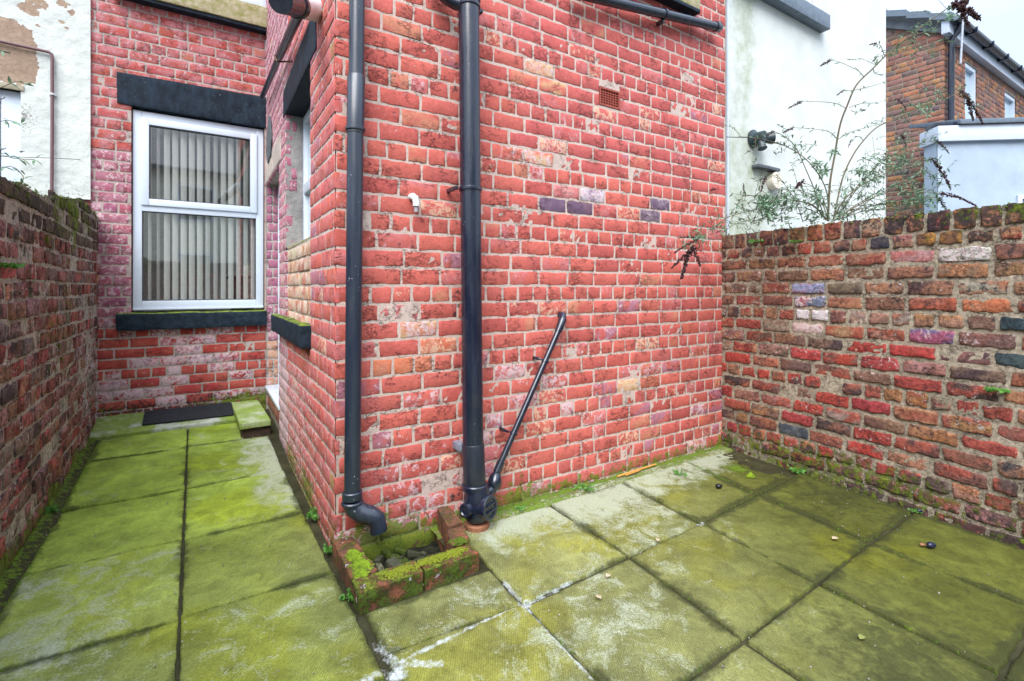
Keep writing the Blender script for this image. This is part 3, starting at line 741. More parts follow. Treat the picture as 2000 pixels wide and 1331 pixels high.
def colF1(t, z, hd, R):
    c = near(t, z, F1special)
    if c: return c
    r = R.random()
    low = z < .75
    k_ = R.uniform(.93, 1.05); a = tuple(q * k_ * R.uniform(.97, 1.03) for q in (RED if R.random() < .7 else RED2))
    if z > 1.9 and t > 1.0: a = tuple(x * .6 + y * .4 for x, y in zip(a, (.46, .10, .11)))
    b = tuple(q * .9 for q in a); w = .03
    if r < .13: b = PINK; w = .3
    elif r < .155: b = PUR; w = .35
    elif r < .19: b = ORG; w = .12
    elif r < .24: a = (.43, .10, .09); w = .1
    if low:
        w += .10
        if R.random() < .12: b = PUR; w += .12
        if R.random() < .15: a = (.46, .12, .11)
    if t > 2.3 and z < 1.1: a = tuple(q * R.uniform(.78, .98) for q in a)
    if t > 1.9 and z < .9 and R.random() < .14: a = tuple(x * .5 + y * .5 for x, y in zip(a, (.40, .16, .09)))
    if R.random() < .04 and t > 2.5: a = ORG
    return a, b, (w, 0, R.uniform(.08, .25))
def mskF1(t, z):
    w = .30 * blob(t, z, .25, 2.05, .28) + .28 * blob(t, z, 1.05, 1.95, .35) + .25 * blob(t, z, .45, .9, .3) + .22 * blob(t, z, .95, .75, .35) + .30 * blob(t, z, .3, .3, .4) + .18 * blob(t, z, 1.3, .6, .5)
    w = w + .28 * blob(t, z, .5, .12, .3)
    mo = .62 * (1 - sst(.02, .14, z)) + .15 * (1 - sst(-.02, .01, z)) * (.35 + .65 * vnoise(t * 4, z * 2, 4)) + .5 * blob(t, z, .2, .08, .30) + .45 * blob(t, z, 1.0, .12, .25)
    mo = mo + .55 * np.clip(1 - np.abs(t - 2.80) / .05, 0, 1) * vnoise(t * 3, z * 6, 9) * (z < 1.5)
    dk = .75 * (1 - sst(-.04, .02, z)) + .22 * blob(t, z, 2.8, .4, .5) + .3 * (1 - sst(0, .05, z)) + .25 * np.clip(1 - np.abs(t - .60) / .10, 0, 1)  # darker in the pit, at the foot, right corner and beside the soil pipe
    return np.stack([w, mo, dk], -1)
vent_r = (F1.px(1170, 165)[0], F1.px(1211, 218)[0], F1.px(1211, 216)[1], F1.px(1170, 167)[1])
ZT = 4.3
hdr = lambda k: k % 4 == 1
sillR_t1, sillR_z = F1.px(1368, 22)
holes = [vent_r]
br = bond(0, 2.865, ZB - CO, ZT, rng, header=hdr, holes=holes)
brickwork('wall', F1, br, colF1, rng, M['masonry'], house, .006, 2.865, -.30, ZT, holes=holes, mcol=(.51, .40, .355), mortar_d=.0018, mn=.42, bevel=.0022, lean=.0007, mskf=mskF1, flake=.06, flf=lambda t, z: .22 * blob(t, z, 1.25, 2.35, .5) + .20 * blob(t, z, 2.2, 2.5, .7) + .15 * blob(t, z, 2.2, .75, .5), seed=3, spall=.0, jit=.0038, face=.0013, smear=0.0, cell=.012)

# side wall with window bay and doorway
SW = (.60, 1.565, 0.965, 2.48); SD = (1.925, S1L - .02, -.3, 2.16)
def colS1(t, z, hd, R):
    a = tuple(q * R.uniform(.85, 1.05) for q in RED); b = PINK; w = .08
    r = R.random()
    if z > 1.0 and t > .25 and R.random() < .35: b = PUR; w = .28
    if t > 1.5: a = tuple(x * .4 + y * .6 for x, y in zip(a, (.36, .13, .22))); b = PUR; w = .38
    if r < .15 and t < .15: a = ORG; b = (.38, .28, .10); w = .1
    if z < .7: w += .15
    return a, b, (w, .0, .12)
def mskS1(t, z):
    return np.stack([.12 + .25 * blob(t, z, 1.2, .3, 1.0), .75 * (1 - sst(.05, .28, z)) * (.5 + .6 * vnoise(t * 3, z * 3, 8)), .15 + .2 * (1 - sst(0, .1, z))], -1)
brs = bond(0, S1L, ZB - CO, ZT, rng, header=hdr, holes=[SW, SD], zb=ZB)
brs = [b for b in brs]
brickwork('wall', S1, brs, colS1, rng, M['masonry'], house, .006, S1L, -.16, ZT, holes=[SW, SD], mcol=(.50, .41, .37), mortar_d=.0025, mn=.5, bevel=.0025, lean=.0008, mskf=mskS1, flake=.10, seed=13, jit=.0035, face=.0014, cell=.014)
# infill brickwork between the sill and the smaller window
infz = 1.475
def colInf(t, z, hd, R):
    return pick(R, [(3, (.52, .22, .14)), (3, (.54, .30, .20)), (2, (.42, .16, .10)), (1, (.50, .38, .26))]), (.6, .45, .36), (.3, .05 if z < 1.35 else .35, .12)
brickwork('infill_panel', S1, bond(SW[0], SW[1], SW[2], infz, rng, header=hdr, L=.19), colInf, rng, M['masonry'], house, SW[0], SW[1], SW[2], infz, mcol=(.50, .44, .36), seed=17, o=-.012, cell=.014)
# rear wall of the main range
WW = (.012, 1.005, .965, 2.735)
def colW1(t, z, hd, R):
    a = tuple(q * R.uniform(.8, 1.0) for q in (.42, .095, .082)); b = (.42, .16, .17); w = .28
    if t < .95 and z > .9: pass
    if z < 2.3 and z > .8: a = tuple(x * .45 + y * .55 for x, y in zip(a, (.28, .10, .17))); b = PUR; w = .42
    if z < 2.2 and t > 1.1: a = tuple(q * R.uniform(.8, 1.05) for q in (.33, .10, .15))
    if z > 2.6 and R.random() < .10: a = (.42, .15, .10)
    if z < .95:
        a = tuple(q * R.uniform(.8, 1.0) for q in (.40, .055, .05)); b = (.40, .09, .07); w = .1
        if R.random() < .30: b = (.34, .22, .28); w = .48
    return a, b, (w, 0, .12)
def mskW1(t, z):
    w = .22 * blob(t, z, .6, .55, .5) + .28 * blob(t, z, 1.0, .25, .5) + .04
    mo = .72 * (1 - sst(.16, .32, z)) * (.3 + .8 * (1 - sst(.2, .8, t))) + .3 * blob(t, z, 1.15, .2, .3)
    return np.stack([w * .7, mo, .15 + .45 * (1 - sst(.16, .30, z))], -1)
brw = bond(0, 1.45, .005 - CO, ZT, rng, header=hdr, holes=[WW], zb=ZB)
brickwork('wall', W1, brw, colW1, rng, M['masonry'], house, 0, 1.45, -.1, ZT, holes=[WW], mcol=(.40, .34, .31), mortar_d=.0025, mn=.5, bevel=.0025, lean=.0008, mskf=mskW1, seed=23, jit=.0022, face=.0018, cell=.014)

def part(mb, name, mat, par=house, **k): return mb.build(name, mat, par, **k)
# lintels and sills of black painted stone
lz0, lz1 = 2.69, 2.955
b = MB(); b.hexa([W1.v(t, z, o) for o in (-.10, .012) for (t, z) in ((-.02, lz0 - .008), (1.098, lz0 + .01), (-.02, lz1 + .02), (1.100, lz1))])
part(b, 'lintel', M['black_paint'], bevel=.006, sub=.035, rough=.004, rs=12)
b = MB(); b.hexa([W1.v(t, z, o) for o in (-.10, .055) for (t, z) in ((-.0, .84), (1.098, .835), (-.0, .985 - (.0 if o < 0 else .012)), (1.10, .985 - (.0 if o < 0 else .012)))])
part(b, 'sill', M['mossy_sill'], bevel=.008, sub=.03, rough=.006, rs=10, seed=4)
b = MB(); b.fbox(S1, .575, 1.935, .86, .985, -.20, .055)
part(b, 'sill', M['mossy_sill'], bevel=.008, sub=.03, rough=.006, rs=10, seed=8)
b = MB(); b.hexa([S1.v(t, z, o) for o in (-.14, .006) for (t, z) in ((.42, 2.425), (1.66, 2.425), (.42, 2.66), (1.66, 2.62))])
part(b, 'lintel', M['black_paint'], bevel=.006, sub=.035, rough=.004, rs=12, seed=3)
b = MB(); b.fbox(S1, 1.80, S1L - .0, 2.16, 2.36, -.30, .004)
part(b, 'door_head', simple('peeling_plaster', (.50, .42, .36), .9, .15, 9, .25, .008, (.30, .26, .24)), bevel=.006, sub=.03, rough=.006, seed=6)
b = MB(); pts = [(2.40, 2.32), (2.62, 2.30), (2.70, 2.42), (2.66, 2.58), (2.52, 2.70), (2.40, 2.62), (2.34, 2.45)]
b.prism([S1.v(t, z, .004) for t, z in pts], S1.v(0, 0, .010) - S1.v(0, 0, 0))
part(b, 'render_patch', simple('grey_slate_patch', (.11, .13, .14), .8, .2, 20, .3, .004), bevel=.002)
# plaster reveals
rev = simple('grey_plaster', (.34, .33, .32), .9, .22, 7, .25, .012, (.16, .15, .15))
def reveal(fr, t0, t1, z0, z1, dep, mat, nm='reveal', sides='lrtb', th=.03):
    b = MB()
    if 'l' in sides: b.fbox(fr, t0 - th, t0, z0, z1, -dep, -.004)
    if 'r' in sides: b.fbox(fr, t1, t1 + th, z0, z1, -dep, -.004)
    if 't' in sides: b.fbox(fr, t0 - th, t1 + th, z1 + .0005, z1 + th, -dep, -.022)
    if 'b' in sides: b.fbox(fr, t0 - th, t1 + th, z0 - th, z0 - .0005, -dep, -.022)
    return part(b, nm, mat)
reveal(S1, SW[0], SW[0], infz, 2.425, .16, rev, sides='l'); reveal(S1, SW[1], SW[1], infz, 2.425, .16, rev, sides='r')
b = MB(); b.fbox(S1, SW[0], SW[1], infz - .01, infz + .004, -.2, -.014); part(b, 'window_board', M['stone_sill'], sub=.03, rough=.004)
# bricks of the window reveal near the face and the doorway jamb (brick return)
JF = Frame(S1.w(S1L - .02, 0, 0)[:2], d1, -nn)
brickwork('door_jamb', JF, bond(.004, .34, .1, 2.16, rng, L=.105, header=lambda k: False), lambda t, z, h, R: ((.33, .11, .19) if z > .7 else (.45, .20, .13), PUR if z > .7 else (.5, .3, .2), (.45 if z < 1.2 else .3, 0, .2)), rng, M['masonry'], house, 0, .34, .05, 2.16, mcol=(.42, .38, .36), seed=29, cell=.014, o=-.002)
RF = Frame(S1.w(SW[1], 0, 0)[:2], d1, -nn)
brickwork('window_jamb', RF, bond(.004, .075, infz, SW[3], rng, L=.07), lambda t, z, h, R: ((.36, .11, .17), PUR, (.4, 0, .2)), rng, M['masonry'], house, 0, .08, infz, SW[3], mcol=(.36, .34, .32), seed=31, cell=.014, o=.001)

# ---- windows
def frame_rect(fr, t0, t1, z0, z1, o0, o1, w, wz=None):
    wz = wz or w; b = MB()
    b.fbox(fr, t0, t0 + w, z0, z1, o0, o1); b.fbox(fr, t1 - w, t1, z0, z1, o0, o1)
    b.fbox(fr, t0 + w, t1 - w, z0, z0 + wz, o0, o1 - .001); b.fbox(fr, t0 + w, t1 - w, z1 - wz, z1, o0, o1 - .001)
    return b
WF = (.018, .998, 1.015, 2.675)
win = frame_rect(W1, *WF, -.085, -.030, .062).build('window', M['upvc'], house, bevel=.004)
b = MB(); b.fbox(W1, WF[0] + .062, WF[1] - .062, 1.835, 1.905, -.082, -.028); b.build('transom', M['upvc'], win, bevel=.004)
sash = frame_rect(W1, WF[0] + .056, WF[1] - .056, 1.885, 2.62, -.07, -.012, .055); sash.build('sash', M['upvc'], win, bevel=.005)
frame_rect(W1, WF[0] + .112, WF[1] - .112, 1.938, 2.565, -.066, -.020, .007).build('gasket', M['gasket'], win)
frame_rect(W1, WF[0] + .062, WF[1] - .062, 1.077, 1.836, -.066, -.038, .007).build('gasket', M['gasket'], win)
b = MB(); b.add([W1.v(t, z, -.050) for t, z in ((WF[0] + .05, 1.06), (WF[1] - .05, 1.06), (WF[1] - .05, 1.85), (WF[0] + .05, 1.85))], [(0, 1, 2, 3)]); b.build('pane', M['glass'], win, smooth=False)
b = MB(); b.add([W1.v(t, z, -.038) for t, z in ((WF[0] + .10, 1.93), (WF[1] - .10, 1.93), (WF[1] - .10, 2.58), (WF[0] + .10, 2.58))], [(0, 1, 2, 3)]); b.build('pane', M['glass'], win, smooth=False)
# drip strip above and cill
b = MB(); b.fbox(W1, WF[0], WF[1], 1.0, 1.016, -.085, -.018); b.build('window_cill', M['upvc'], win, bevel=.002)
# vertical blind: separate slats, each a little turned, inside the glass
b = MB(); R = random.Random(3); k = 0; t = .10
while t < .94:
    a = math.radians(R.uniform(38, 52)) if t < .50 else math.radians(R.uniform(28, 46)); w = .056 / 2
    if t > .80: a = math.radians(68)
    dz = R.uniform(-.004, .004); hb = 1.055
    p = [(-w * math.cos(a), -w * math.sin(a)), (0, .004), (w * math.cos(a), w * math.sin(a))]
    vs = [W1.v(t + x, z, -.088 + y) for z in (hb + dz, 2.68) for x, y in p]
    b.add(vs, [(0, 1, 4, 3), (1, 2, 5, 4)]); t += .0605
b.build('blind_slats', M['blind'], win)
b = MB()  # dim room behind
for (a0, a1, a2, a3, a4, a5) in ((-.4, 1.4, .8, 2.9, -1.62, -1.6), (-.42, -.4, .8, 2.9, -1.6, -.20), (1.4, 1.42, .8, 2.9, -1.6, -.20), (-.4, 1.4, 2.9, 2.92, -1.6, -.20), (-.4, 1.4, .5, .8, -1.6, -.20)):
    b.fbox(W1, a0, a1, a2, a3, a4, a5)
b.build('room', M['room'], house, smooth=False)
b = MB(); b.fbox(W1, .06, .26, .85, 1.30, -.50, -.46); b.fbox(W1, .05, .28, 1.28, 1.31, -.9, -.44); b.build('chair_back', M['dark'], win, bevel=.006)
# frame surround strips closing the wall thickness
b = MB(); b.fbox(W1, -.03, .012, .97, 2.70, -.22, -.008); b.fbox(W1, 1.005, 1.05, .97, 2.70, -.22, -.008)
b.build('window_jamb', M['corebrick'], house)
# side window
sw = frame_rect(S1, SW[0] + .01, SW[1] - .003, infz + .004, 2.42, -.17, -.115, .055).build('window', M['upvc'], house, bevel=.004)
b = MB(); b.fbox(S1, SW[0] + .065, SW[1] - .058, 1.86, 1.93, -.168, -.112); b.fbox(S1, 1.06, 1.11, 1.53, 2.36, -.167, -.113); b.build('transom', M['upvc'], sw, bevel=.004)
b = MB(); b.add([S1.v(t, z, -.14) for t, z in ((SW[0], infz), (SW[1], infz), (SW[1], SW[3]), (SW[0], SW[3]))], [(0, 1, 2, 3)]); b.build('pane', M['glass'], sw, smooth=False)
b = MB(); b.fbox(S1, .3, 1.8, .9, 2.7, -1.3, -1.25); b.fbox(S1, .3, .32, .9, 2.7, -1.25, -.2); b.fbox(S1, 1.8, 1.82, .9, 2.7, -1.25, -.2); b.fbox(S1, .3, 1.8, 2.7, 2.72, -1.25, -.2); b.fbox(S1, .3, 1.8, .88, .9, -1.25, -.2)
b.build('room', M['room'], house, smooth=False)
# door set back in the doorway
dr = MB().fbox(S1, 1.84, S1L + .02, .30, 2.16, -.17, -.125).build('door', M['upvc'], house, bevel=.003)
fr_ = MB(); fr_.fbox(S1, S1L - .075, S1L - .025, .27, 2.16, -.125, -.098); fr_.fbox(S1, 1.84, 1.95, .27, 2.16, -.125, -.098); fr_.build('frame', M['upvc'], dr, bevel=.003)
b = MB(); b.fbox(S1, 1.86, S1L - .021, .250, .275, -.12, .012); b.build('threshold', M['upvc'], house, bevel=.003)
brickwork('door_riser', S1, bond(1.93, S1L - .02, .08, .25, rng), lambda t, z, h, R: ((.30, .10, .08), (.35, .2, .1), (.2, .3, .3)), rng, M['masonry'], house, 1.90, S1L, -.1, .249, mcol=(.3, .27, .2), seed=37, o=-.015, cell=.014)
# upper windows: only the undersides of their sills and a strip of frame show
b = MB(); b.hexa([W1.v(t, z, o) for o in (-.1, .10) for (t, z) in ((-.0, 3.585), (1.10, 3.585), (0, 3.80 - (.0 if o < 0 else .03)), (1.10, 3.80 - (.0 if o < 0 else .03)))])
part(b, 'sill', M['stone_sill'], bevel=.008, sub=.03, rough=.006, seed=12)
b = MB(); b.fbox(W1, -.0, 1.12, 3.555, 3.583, -.01, .085); part(b, 'sill_drip', M['black_paint'], bevel=.004)
uw = frame_rect(W1, .0, .62, 3.80, 4.28, -.03, .03, .06).build('window', M['upvc'], house, bevel=.004)
b = MB(); b.add([W1.v(t, z, .012) for t, z in ((.04, 3.84), (.58, 3.84), (.58, 4.25), (.04, 4.25))], [(0, 1, 2, 3)]); b.build('pane', M['glass'], uw, smooth=False)
t1, z1 = F1.px(1368, 23, .07)
b = MB(); b.fbox(F1, t1 - 1.25, t1, z1 + .012, z1 + .15, -.05, .07); part(b, 'sill', M['stone_sill'], bevel=.006, sub=.03, rough=.004, seed=14)
b = MB(); b.fbox(F1, t1 - 1.25, t1, z1 - .012, z1 + .011, -.05, .072); part(b, 'sill_drip', M['black_paint'], bevel=.003)
# terracotta air brick
vt0, vt1, vz0, vz1 = vent_r
nxh, nzh = 7, 6; bw = .011; fw = (vt1 - vt0 - .006); fh = vz1 - vz0 - .006
air = MB(); edge_ = .012
air.fbox(F1, vt0 + .003, vt0 + .003 + edge_, vz0 + .003, vz1 - .003, -.05, .003); air.fbox(F1, vt1 - .003 - edge_, vt1 - .003, vz0 + .003, vz1 - .003, -.05, .003)
air.fbox(F1, vt0 + .003 + edge_, vt1 - .003 - edge_, vz0 + .003, vz0 + .003 + edge_, -.05, .0025); air.fbox(F1, vt0 + .003 + edge_, vt1 - .003 - edge_, vz1 - .003 - edge_, vz1 - .003, -.05, .0025)
it0, it1, iz0, iz1 = vt0 + .015, vt1 - .015, vz0 + .015, vz1 - .015
for k in range(1, nxh):
    x = it0 + (it1 - it0) * k / nxh; air.fbox(F1, x - .0026, x + .0026, iz0, iz1, -.012, -.001)
for k in range(1, nzh):
    x = iz0 + (iz1 - iz0) * k / nzh; air.fbox(F1, it0, it1, x - .0025, x + .0025, -.013, -.002)
ab = air.build('air_brick', M['terra_vent'], house, smooth=False)
MB().fbox(F1, vt0 + .004, vt1 - .004, vz0 + .004, vz1 - .004, -.06, -.032).build('vent_shade_block', M['dark'], ab, smooth=False)  # black block stands in for the shade behind the vent holes
# white overflow stub
st_t, st_z = F1.px(810, 392, .02)
stub = empty('overflow_pipe', F1.v(st_t, st_z), 'small white plastic overflow elbow sticking out of the red wall', 'overflow pipe')
b = MB(); p0 = F1.v(st_t - .012, st_z + .018, -.02); b.tube([p0, F1.v(st_t - .012, st_z + .018, .03)], .016, 14)
b.tube([F1.v(st_t - .012, st_z + .018, .022), F1.v(st_t - .004, st_z + .010, .035), F1.v(st_t, st_z - .01, .037), F1.v(st_t, st_z - .03, .037)], [.015, .017, .016, .016], 14); b.build('elbow', M['upvc_dirty'], stub)
b = MB(); b.tube([F1.v(st_t, st_z - .028, .037), F1.v(st_t, st_z - .058, .037)], .010, 12); b.build('spout', simple('grey_plastic', (.35, .33, .36), .5), stub)

# ================================================================== PIPES
def clip(fr, t, z, r, off, par, mat, side=1, w=.018):
    b = MB(); b.lathe(fr.v(t, z - w / 2, off), (0, 0, 1), [(0, r + .001), (0, r + .006), (w, r + .006), (w, r + .001)], 28)
    for sgn in (side,):
        b.fbox(fr, t + sgn * (r + .004) - .012, t + sgn * (r + .022) + .006, z - w / 2, z + w / 2, off - .012 if off > .02 else 0, off + .0)
        b.fbox(fr, t + sgn * (r + .024) - .006, t + sgn * (r + .024) + .006, z - w / 2, z + w / 2, 0, off)
    return b.build('bracket', mat, par, bevel=.001)
# cast iron rainwater pipe on the corner
rp = empty('rainwater_pipe', F1.v(.06, 0, .06), 'thinner black iron downpipe on the brick corner with paint flecks, ending over the gully', 'downpipe')
of = .062
def P_(x, y, o): 
    t, z = F1.px(x, y, o); return F1.v(t, z, o)
r_ = .034
top_ = P_(698, -60, of); a0 = P_(696, 150, of); a1 = P_(694, 252, of); a2 = P_(688, 968, of)
b = MB(); b.tube([top_, a0, a0 + Vector((0, 0, -.001))], [r_ - .001, r_ - .001, r_ - .001], 28); b.build('pipe', M['iron_pipe'], rp)
b = MB(); b.tube([a0 + Vector((0, 0, .004)), a0 + Vector((0, 0, -.001)), a1, a1 + Vector((0, 0, -.02)), a1 + Vector((0, 0, -.022)), a2], [r_ + .0005, r_ + .004, r_ + .004, r_ + .004, r_ + .001, r_ + .001], 28); b.build('pipe', M['iron_pipe'], rp)
def collar(name, p, q, r, par, mat, prof=None):
    p = Vector(p); q = Vector(q); L = (q - p).length
    b = MB(); b.lathe(p, q - p, prof or [(0, r * .9), (0, r), (.004, r + .004), (L - .004, r + .004), (L, r), (L, r * .9)], 28); return b.build(name, mat, par)
collar('collar', a1 + Vector((0, 0, .006)), a1 + Vector((0, 0, -.012)), r_ + .006, rp, M['iron_pipe'])
tt, zz = F1.px(706, 262, of)
b = MB(); b.fbox(F1, tt - .006, tt + .012, zz - .014, zz + .010, 0, of - .01); b.build('bracket', M['iron_pipe'], rp, bevel=.002)
s0 = a2
sh = [s0 + Vector((0, 0, .05)), s0, s0 + Vector((0, 0, -.03))]
e0 = s0 + Vector((0, 0, -.035)); dv = F1.v(.10, 0, .045) - F1.v(0, 0, 0)
pts = [e0, e0 + Vector((0, 0, -.02)) + dv * .08, e0 + Vector((0, 0, -.045)) + dv * .35, e0 + Vector((0, 0, -.058)) + dv * .7, e0 + Vector((0, 0, -.075)) + dv * .95, e0 + Vector((0, 0, -.13)) + dv * 1.05]
b = MB(); b.tube(pts, [r_ + .006, r_ + .008, r_ + .009, r_ + .008, r_ + .005, r_ + .004], 24); b.build('shoe', M['iron_pipe'], rp)
collar('collar', s0 + Vector((0, 0, .02)), s0 + Vector((0, 0, -.018)), r_ + .005, rp, M['iron_pipe'])
collar('collar', s0 + Vector((0, 0, -.024)), s0 + Vector((0, 0, -.040)), r_ + .009, rp, M['iron_pipe'])
# soil pipe
so_ = empty('soil_pipe', F1.v(.65, 0, .11), 'thick glossy black soil stack between the two windows walls, with round access cap at its foot', 'soil pipe')
so_['label'] = 'thickest black plastic pipe, upright on the red wall, with a round access cap'
o2 = .105; R_ = .0515
q0 = P_(915, -60, o2); q1 = P_(924, 868, o2); q2 = P_(927, 948, o2); q3 = P_(928, 975, o2)
qm = P_(919, 370, o2)
b = MB(); b.tube([q0, qm, q1], R_, 40); b.build('pipe', M['plastic_pipe'], so_)
b = MB(); b.tube([q1 + Vector((0, 0, .006)), q1, q2], [R_ + .001, R_ + .004, R_ + .004], 40); b.build('coupling', pipe_black('black_plastic_matt', (.006, .011, .022), .36, .02, .08), so_)
collar('ring', q0.lerp(qm, .13), q0.lerp(qm, .13) + Vector((0, 0, -.02)), R_ + .003, so_, M['plastic_pipe'])
collar('ring', q2 + Vector((0, 0, .01)), q2 + Vector((0, 0, -.02)), R_ + .010, so_, M['plastic_pipe'])
def tz(p): 
    v = np.array([p.x, p.y]) - C; return float(v @ d1), p.z
clip(F1, tz(qm)[0], qm.z, R_, o2, so_, M['plastic_pipe'], -1)
tpt = q0.lerp(qm, .14); clip(F1, tz(tpt)[0], P_(915, 12, o2).z, R_, o2, so_, M['plastic_pipe'], 1)
b = MB(); tq, zq = F1.px(903, 872, .05); b.fbox(F1, tq - .03, tq + .005, zq - .018, zq + .018, -.005, .07); b.build('bracket_lug', simple('worn_grey_iron', (.25, .28, .36), .5, .3, 60), so_, bevel=.003)
# base fitting with round screw cap facing the yard
base_c = P_(932, 1000, .118)
prof = [(0, R_ + .002), (.02, R_ + .006), (.05, R_ + .012), (.09, R_ + .018), (.16, R_ + .016), (.19, R_ + .010), (.205, R_ + .004)]
zb_ = .035
bt = F1.v(tz(base_c)[0], zb_, .115)
b = MB(); b.lathe(bt, (0, 0, 1), [(0, .050), (.01, .058), (.05, .064), (.10, .066), (.14, .062), (.165, .056), (.175, .053), (q2.z - .015 - zb_, .051)], 36); b.build('access_body', M['plastic_pipe'], so_)
capd = (F1.v(.45, 0, 1.0) - F1.v(0, 0, 0)).normalized() * 1.0 + Vector((0, 0, .10))
capd.normalize()
cc_ = bt + Vector((0, 0, .07))
b = MB(); b.lathe(cc_ + capd * .02, capd, [(0, .054), (.045, .056), (.047, .060), (.062, .060), (.066, .056), (.066, .044), (.060, .042)], 36)
cap = b.build('access_cap', M['plastic_pipe'], so_)
b = MB(); u_ = capd.cross(Vector((0, 0, 1))).normalized(); w_ = u_.cross(capd).normalized()
for sgn in (-1, 1):
    c0 = cc_ + capd * .086 + w_ * .016 * sgn
    b.hexa([c0 + u_ * a * .030 + w_ * bb * .004 + capd * cdd for cdd in (-.012, .004) for bb in (-1, 1) for a in (-1, 1)])
b.build('grip_rib', M['plastic_pipe'], cap, bevel=.002)
cl_ = bt + Vector((0, 0, .075)); dl = (F1.v(-1.0, 0, .35) - F1.v(0, 0, 0)).normalized()
b = MB(); b.lathe(cl_ + dl * .03, dl, [(0, .030), (.045, .031), (.047, .034), (.060, .034), (.062, .026), (.056, .022)], 24); b.build('side_boss', M['plastic_pipe'], so_)
b = MB(); b.lathe(bt + Vector((0, 0, -.06)), (0, 0, 1), [(0, .060), (.035, .062), (.046, .064), (.050, .060), (.050, .05)], 36); cl2 = b.build('clay_collar', M['terracotta'], so_)
# branch at the very top
b = MB(); p = P_(890, 6, o2 - .02); b.tube([p + Vector((-.10, -.02, .075)), p + Vector((-.05, -.01, .02)), p + Vector((.0, 0, -.005)), P_(915, 14, o2)], .030, 20); b.build('branch', M['plastic_pipe'], so_)
# waste pipe running down to the soil pipe
wp = empty('waste_pipe', P_(962, 945, .05), 'thin black waste pipe running diagonally down the red wall into the soil pipe foot', 'waste pipe')
w0 = P_(1096, 634, .045); w1 = P_(966, 932, .075); rw = .0165
b = MB(); b.tube([w0, w1], rw, 24); b.build('pipe', M['plastic_pipe'], wp)
dd = (w1 - w0).normalized()
b = MB(); b.tube([F1.v(F1.px(1094, 616)[0], F1.px(1094, 616)[1], -.02), F1.v(F1.px(1094, 616)[0], F1.px(1094, 616)[1], .025), w0 - dd * .018 + Vector((0, 0, .01)), w0 + dd * .02, w0 + dd * .045], [rw + .003, rw + .004, rw + .0065, rw + .005, rw + .004], 20); b.build('elbow', M['plastic_pipe'], wp)
for fr0 in (.26, .735):
    p = w0.lerp(w1, fr0); b = MB(); b.lathe(p - dd * .006, dd, [(0, rw + .001), (0, rw + .005), (.012, rw + .005), (.012, rw + .001)], 20)
    v = np.array([p.x, p.y]) - C; t_ = float(v @ d1)
    b.tube([p + (F1.v(-.028, .012, 0) - F1.v(0, 0, 0)), F1.v(t_ - .040, p.z + .016, .035), F1.v(t_ - .042, p.z + .017, -.0)], [.005, .009, .009], 10); b.build('clip', M['plastic_pipe'], wp)
b = MB(); b.lathe(w1 - dd * .085, dd, [(0, rw), (.002, rw + .004), (.06, rw + .004)], 24)
b.build('socket', M['plastic_pipe'], wp)
sb = P_(962, 955, .085)
b = MB(); b.lathe(w1 - dd * .02, sb - w1, [(0, rw + .004), (.012, rw + .012), (.03, .034), (.05, .037), (.072, .030), (.082, .018)], 24)
b.tube([sb, Vector((bt.x, bt.y, sb.z - .03))], .026, 18); b.build('boss_bend', M['plastic_pipe'], wp)
# pipe along the top right
hp = empty('waste_pipe', P_(1300, 30, .06), 'black pipe running along the top of the red wall under the upper sill', 'waste pipe')
h0 = P_(1120, -14, .06); h1 = P_(1404, 54, .06)
b = MB(); b.tube([h0, h1], .030, 28); b.build('pipe', M['plastic_pipe'], hp)
hd_ = (h1 - h0).normalized()
b = MB(); b.lathe(h1 - hd_ * .045, hd_, [(0, .031), (0, .035), (.045, .035), (.052, .031), (.052, .0)], 28); b.build('socket', M['plastic_pipe'], hp)
b = MB(); p = P_(1297, 28, .06); b.lathe(p - hd_ * .008, hd_, [(0, .031), (0, .036), (.016, .036), (.016, .031)], 24); b.fbox(F1, tz(p)[0] - .008, tz(p)[0] + .008, p.z - .055, p.z - .03, 0, .06); b.build('clip', M['plastic_pipe'], hp)
# sloping pipe and white branch on the side wall
def PS(x, y, o): t, z = S1.px(x, y, o); return S1.v(t, z, o)
sp = empty('sloping_pipe', PS(545, 110, .05), 'thin black pipe sloping down the side wall above the boarded doorway lintel', 'waste pipe')
sp['label'] = 'thin black pipe sloping steeply down the side wall beside the black lintel'
c0 = PS(584, 28, .06); c1 = PS(545, 112, .05); c2 = PS(513, 188, .05)
b = MB(); b.tube([c0, c1, c1 + (c2 - c1) * .004, c2], [.026, .026, .022, .022], 20); b.build('pipe', M['iron_pipe'], sp)
b = MB(); b.tube([c1 + Vector((.02, 0, -.01)), c1 + Vector((-.02, -.03, .0)), PS(541, 120, .075), PS(552, 121, .03), PS(570, 120, .005)], .006, 8); b.build('rusty_band', M['rust'], sp)
wb = empty('branch_pipe', PS(590, 15, .1), 'short white pipe end capped with black plastic at the top of the side wall', 'waste pipe')
x0 = PS(622, 22, -.0); x1 = PS(583, 12, .12); x2 = PS(548, 2, .22)
b = MB(); b.tube([x0, x1], .052, 28); b.build('pipe', M['upvc_dirty'], wb)
b = MB(); b.tube([x1, x1.lerp(x2, .15), x1.lerp(x2, .16), x2], [.056, .056, .050, .050], 28); b.build('end_cap', M['plastic_pipe'], wb)

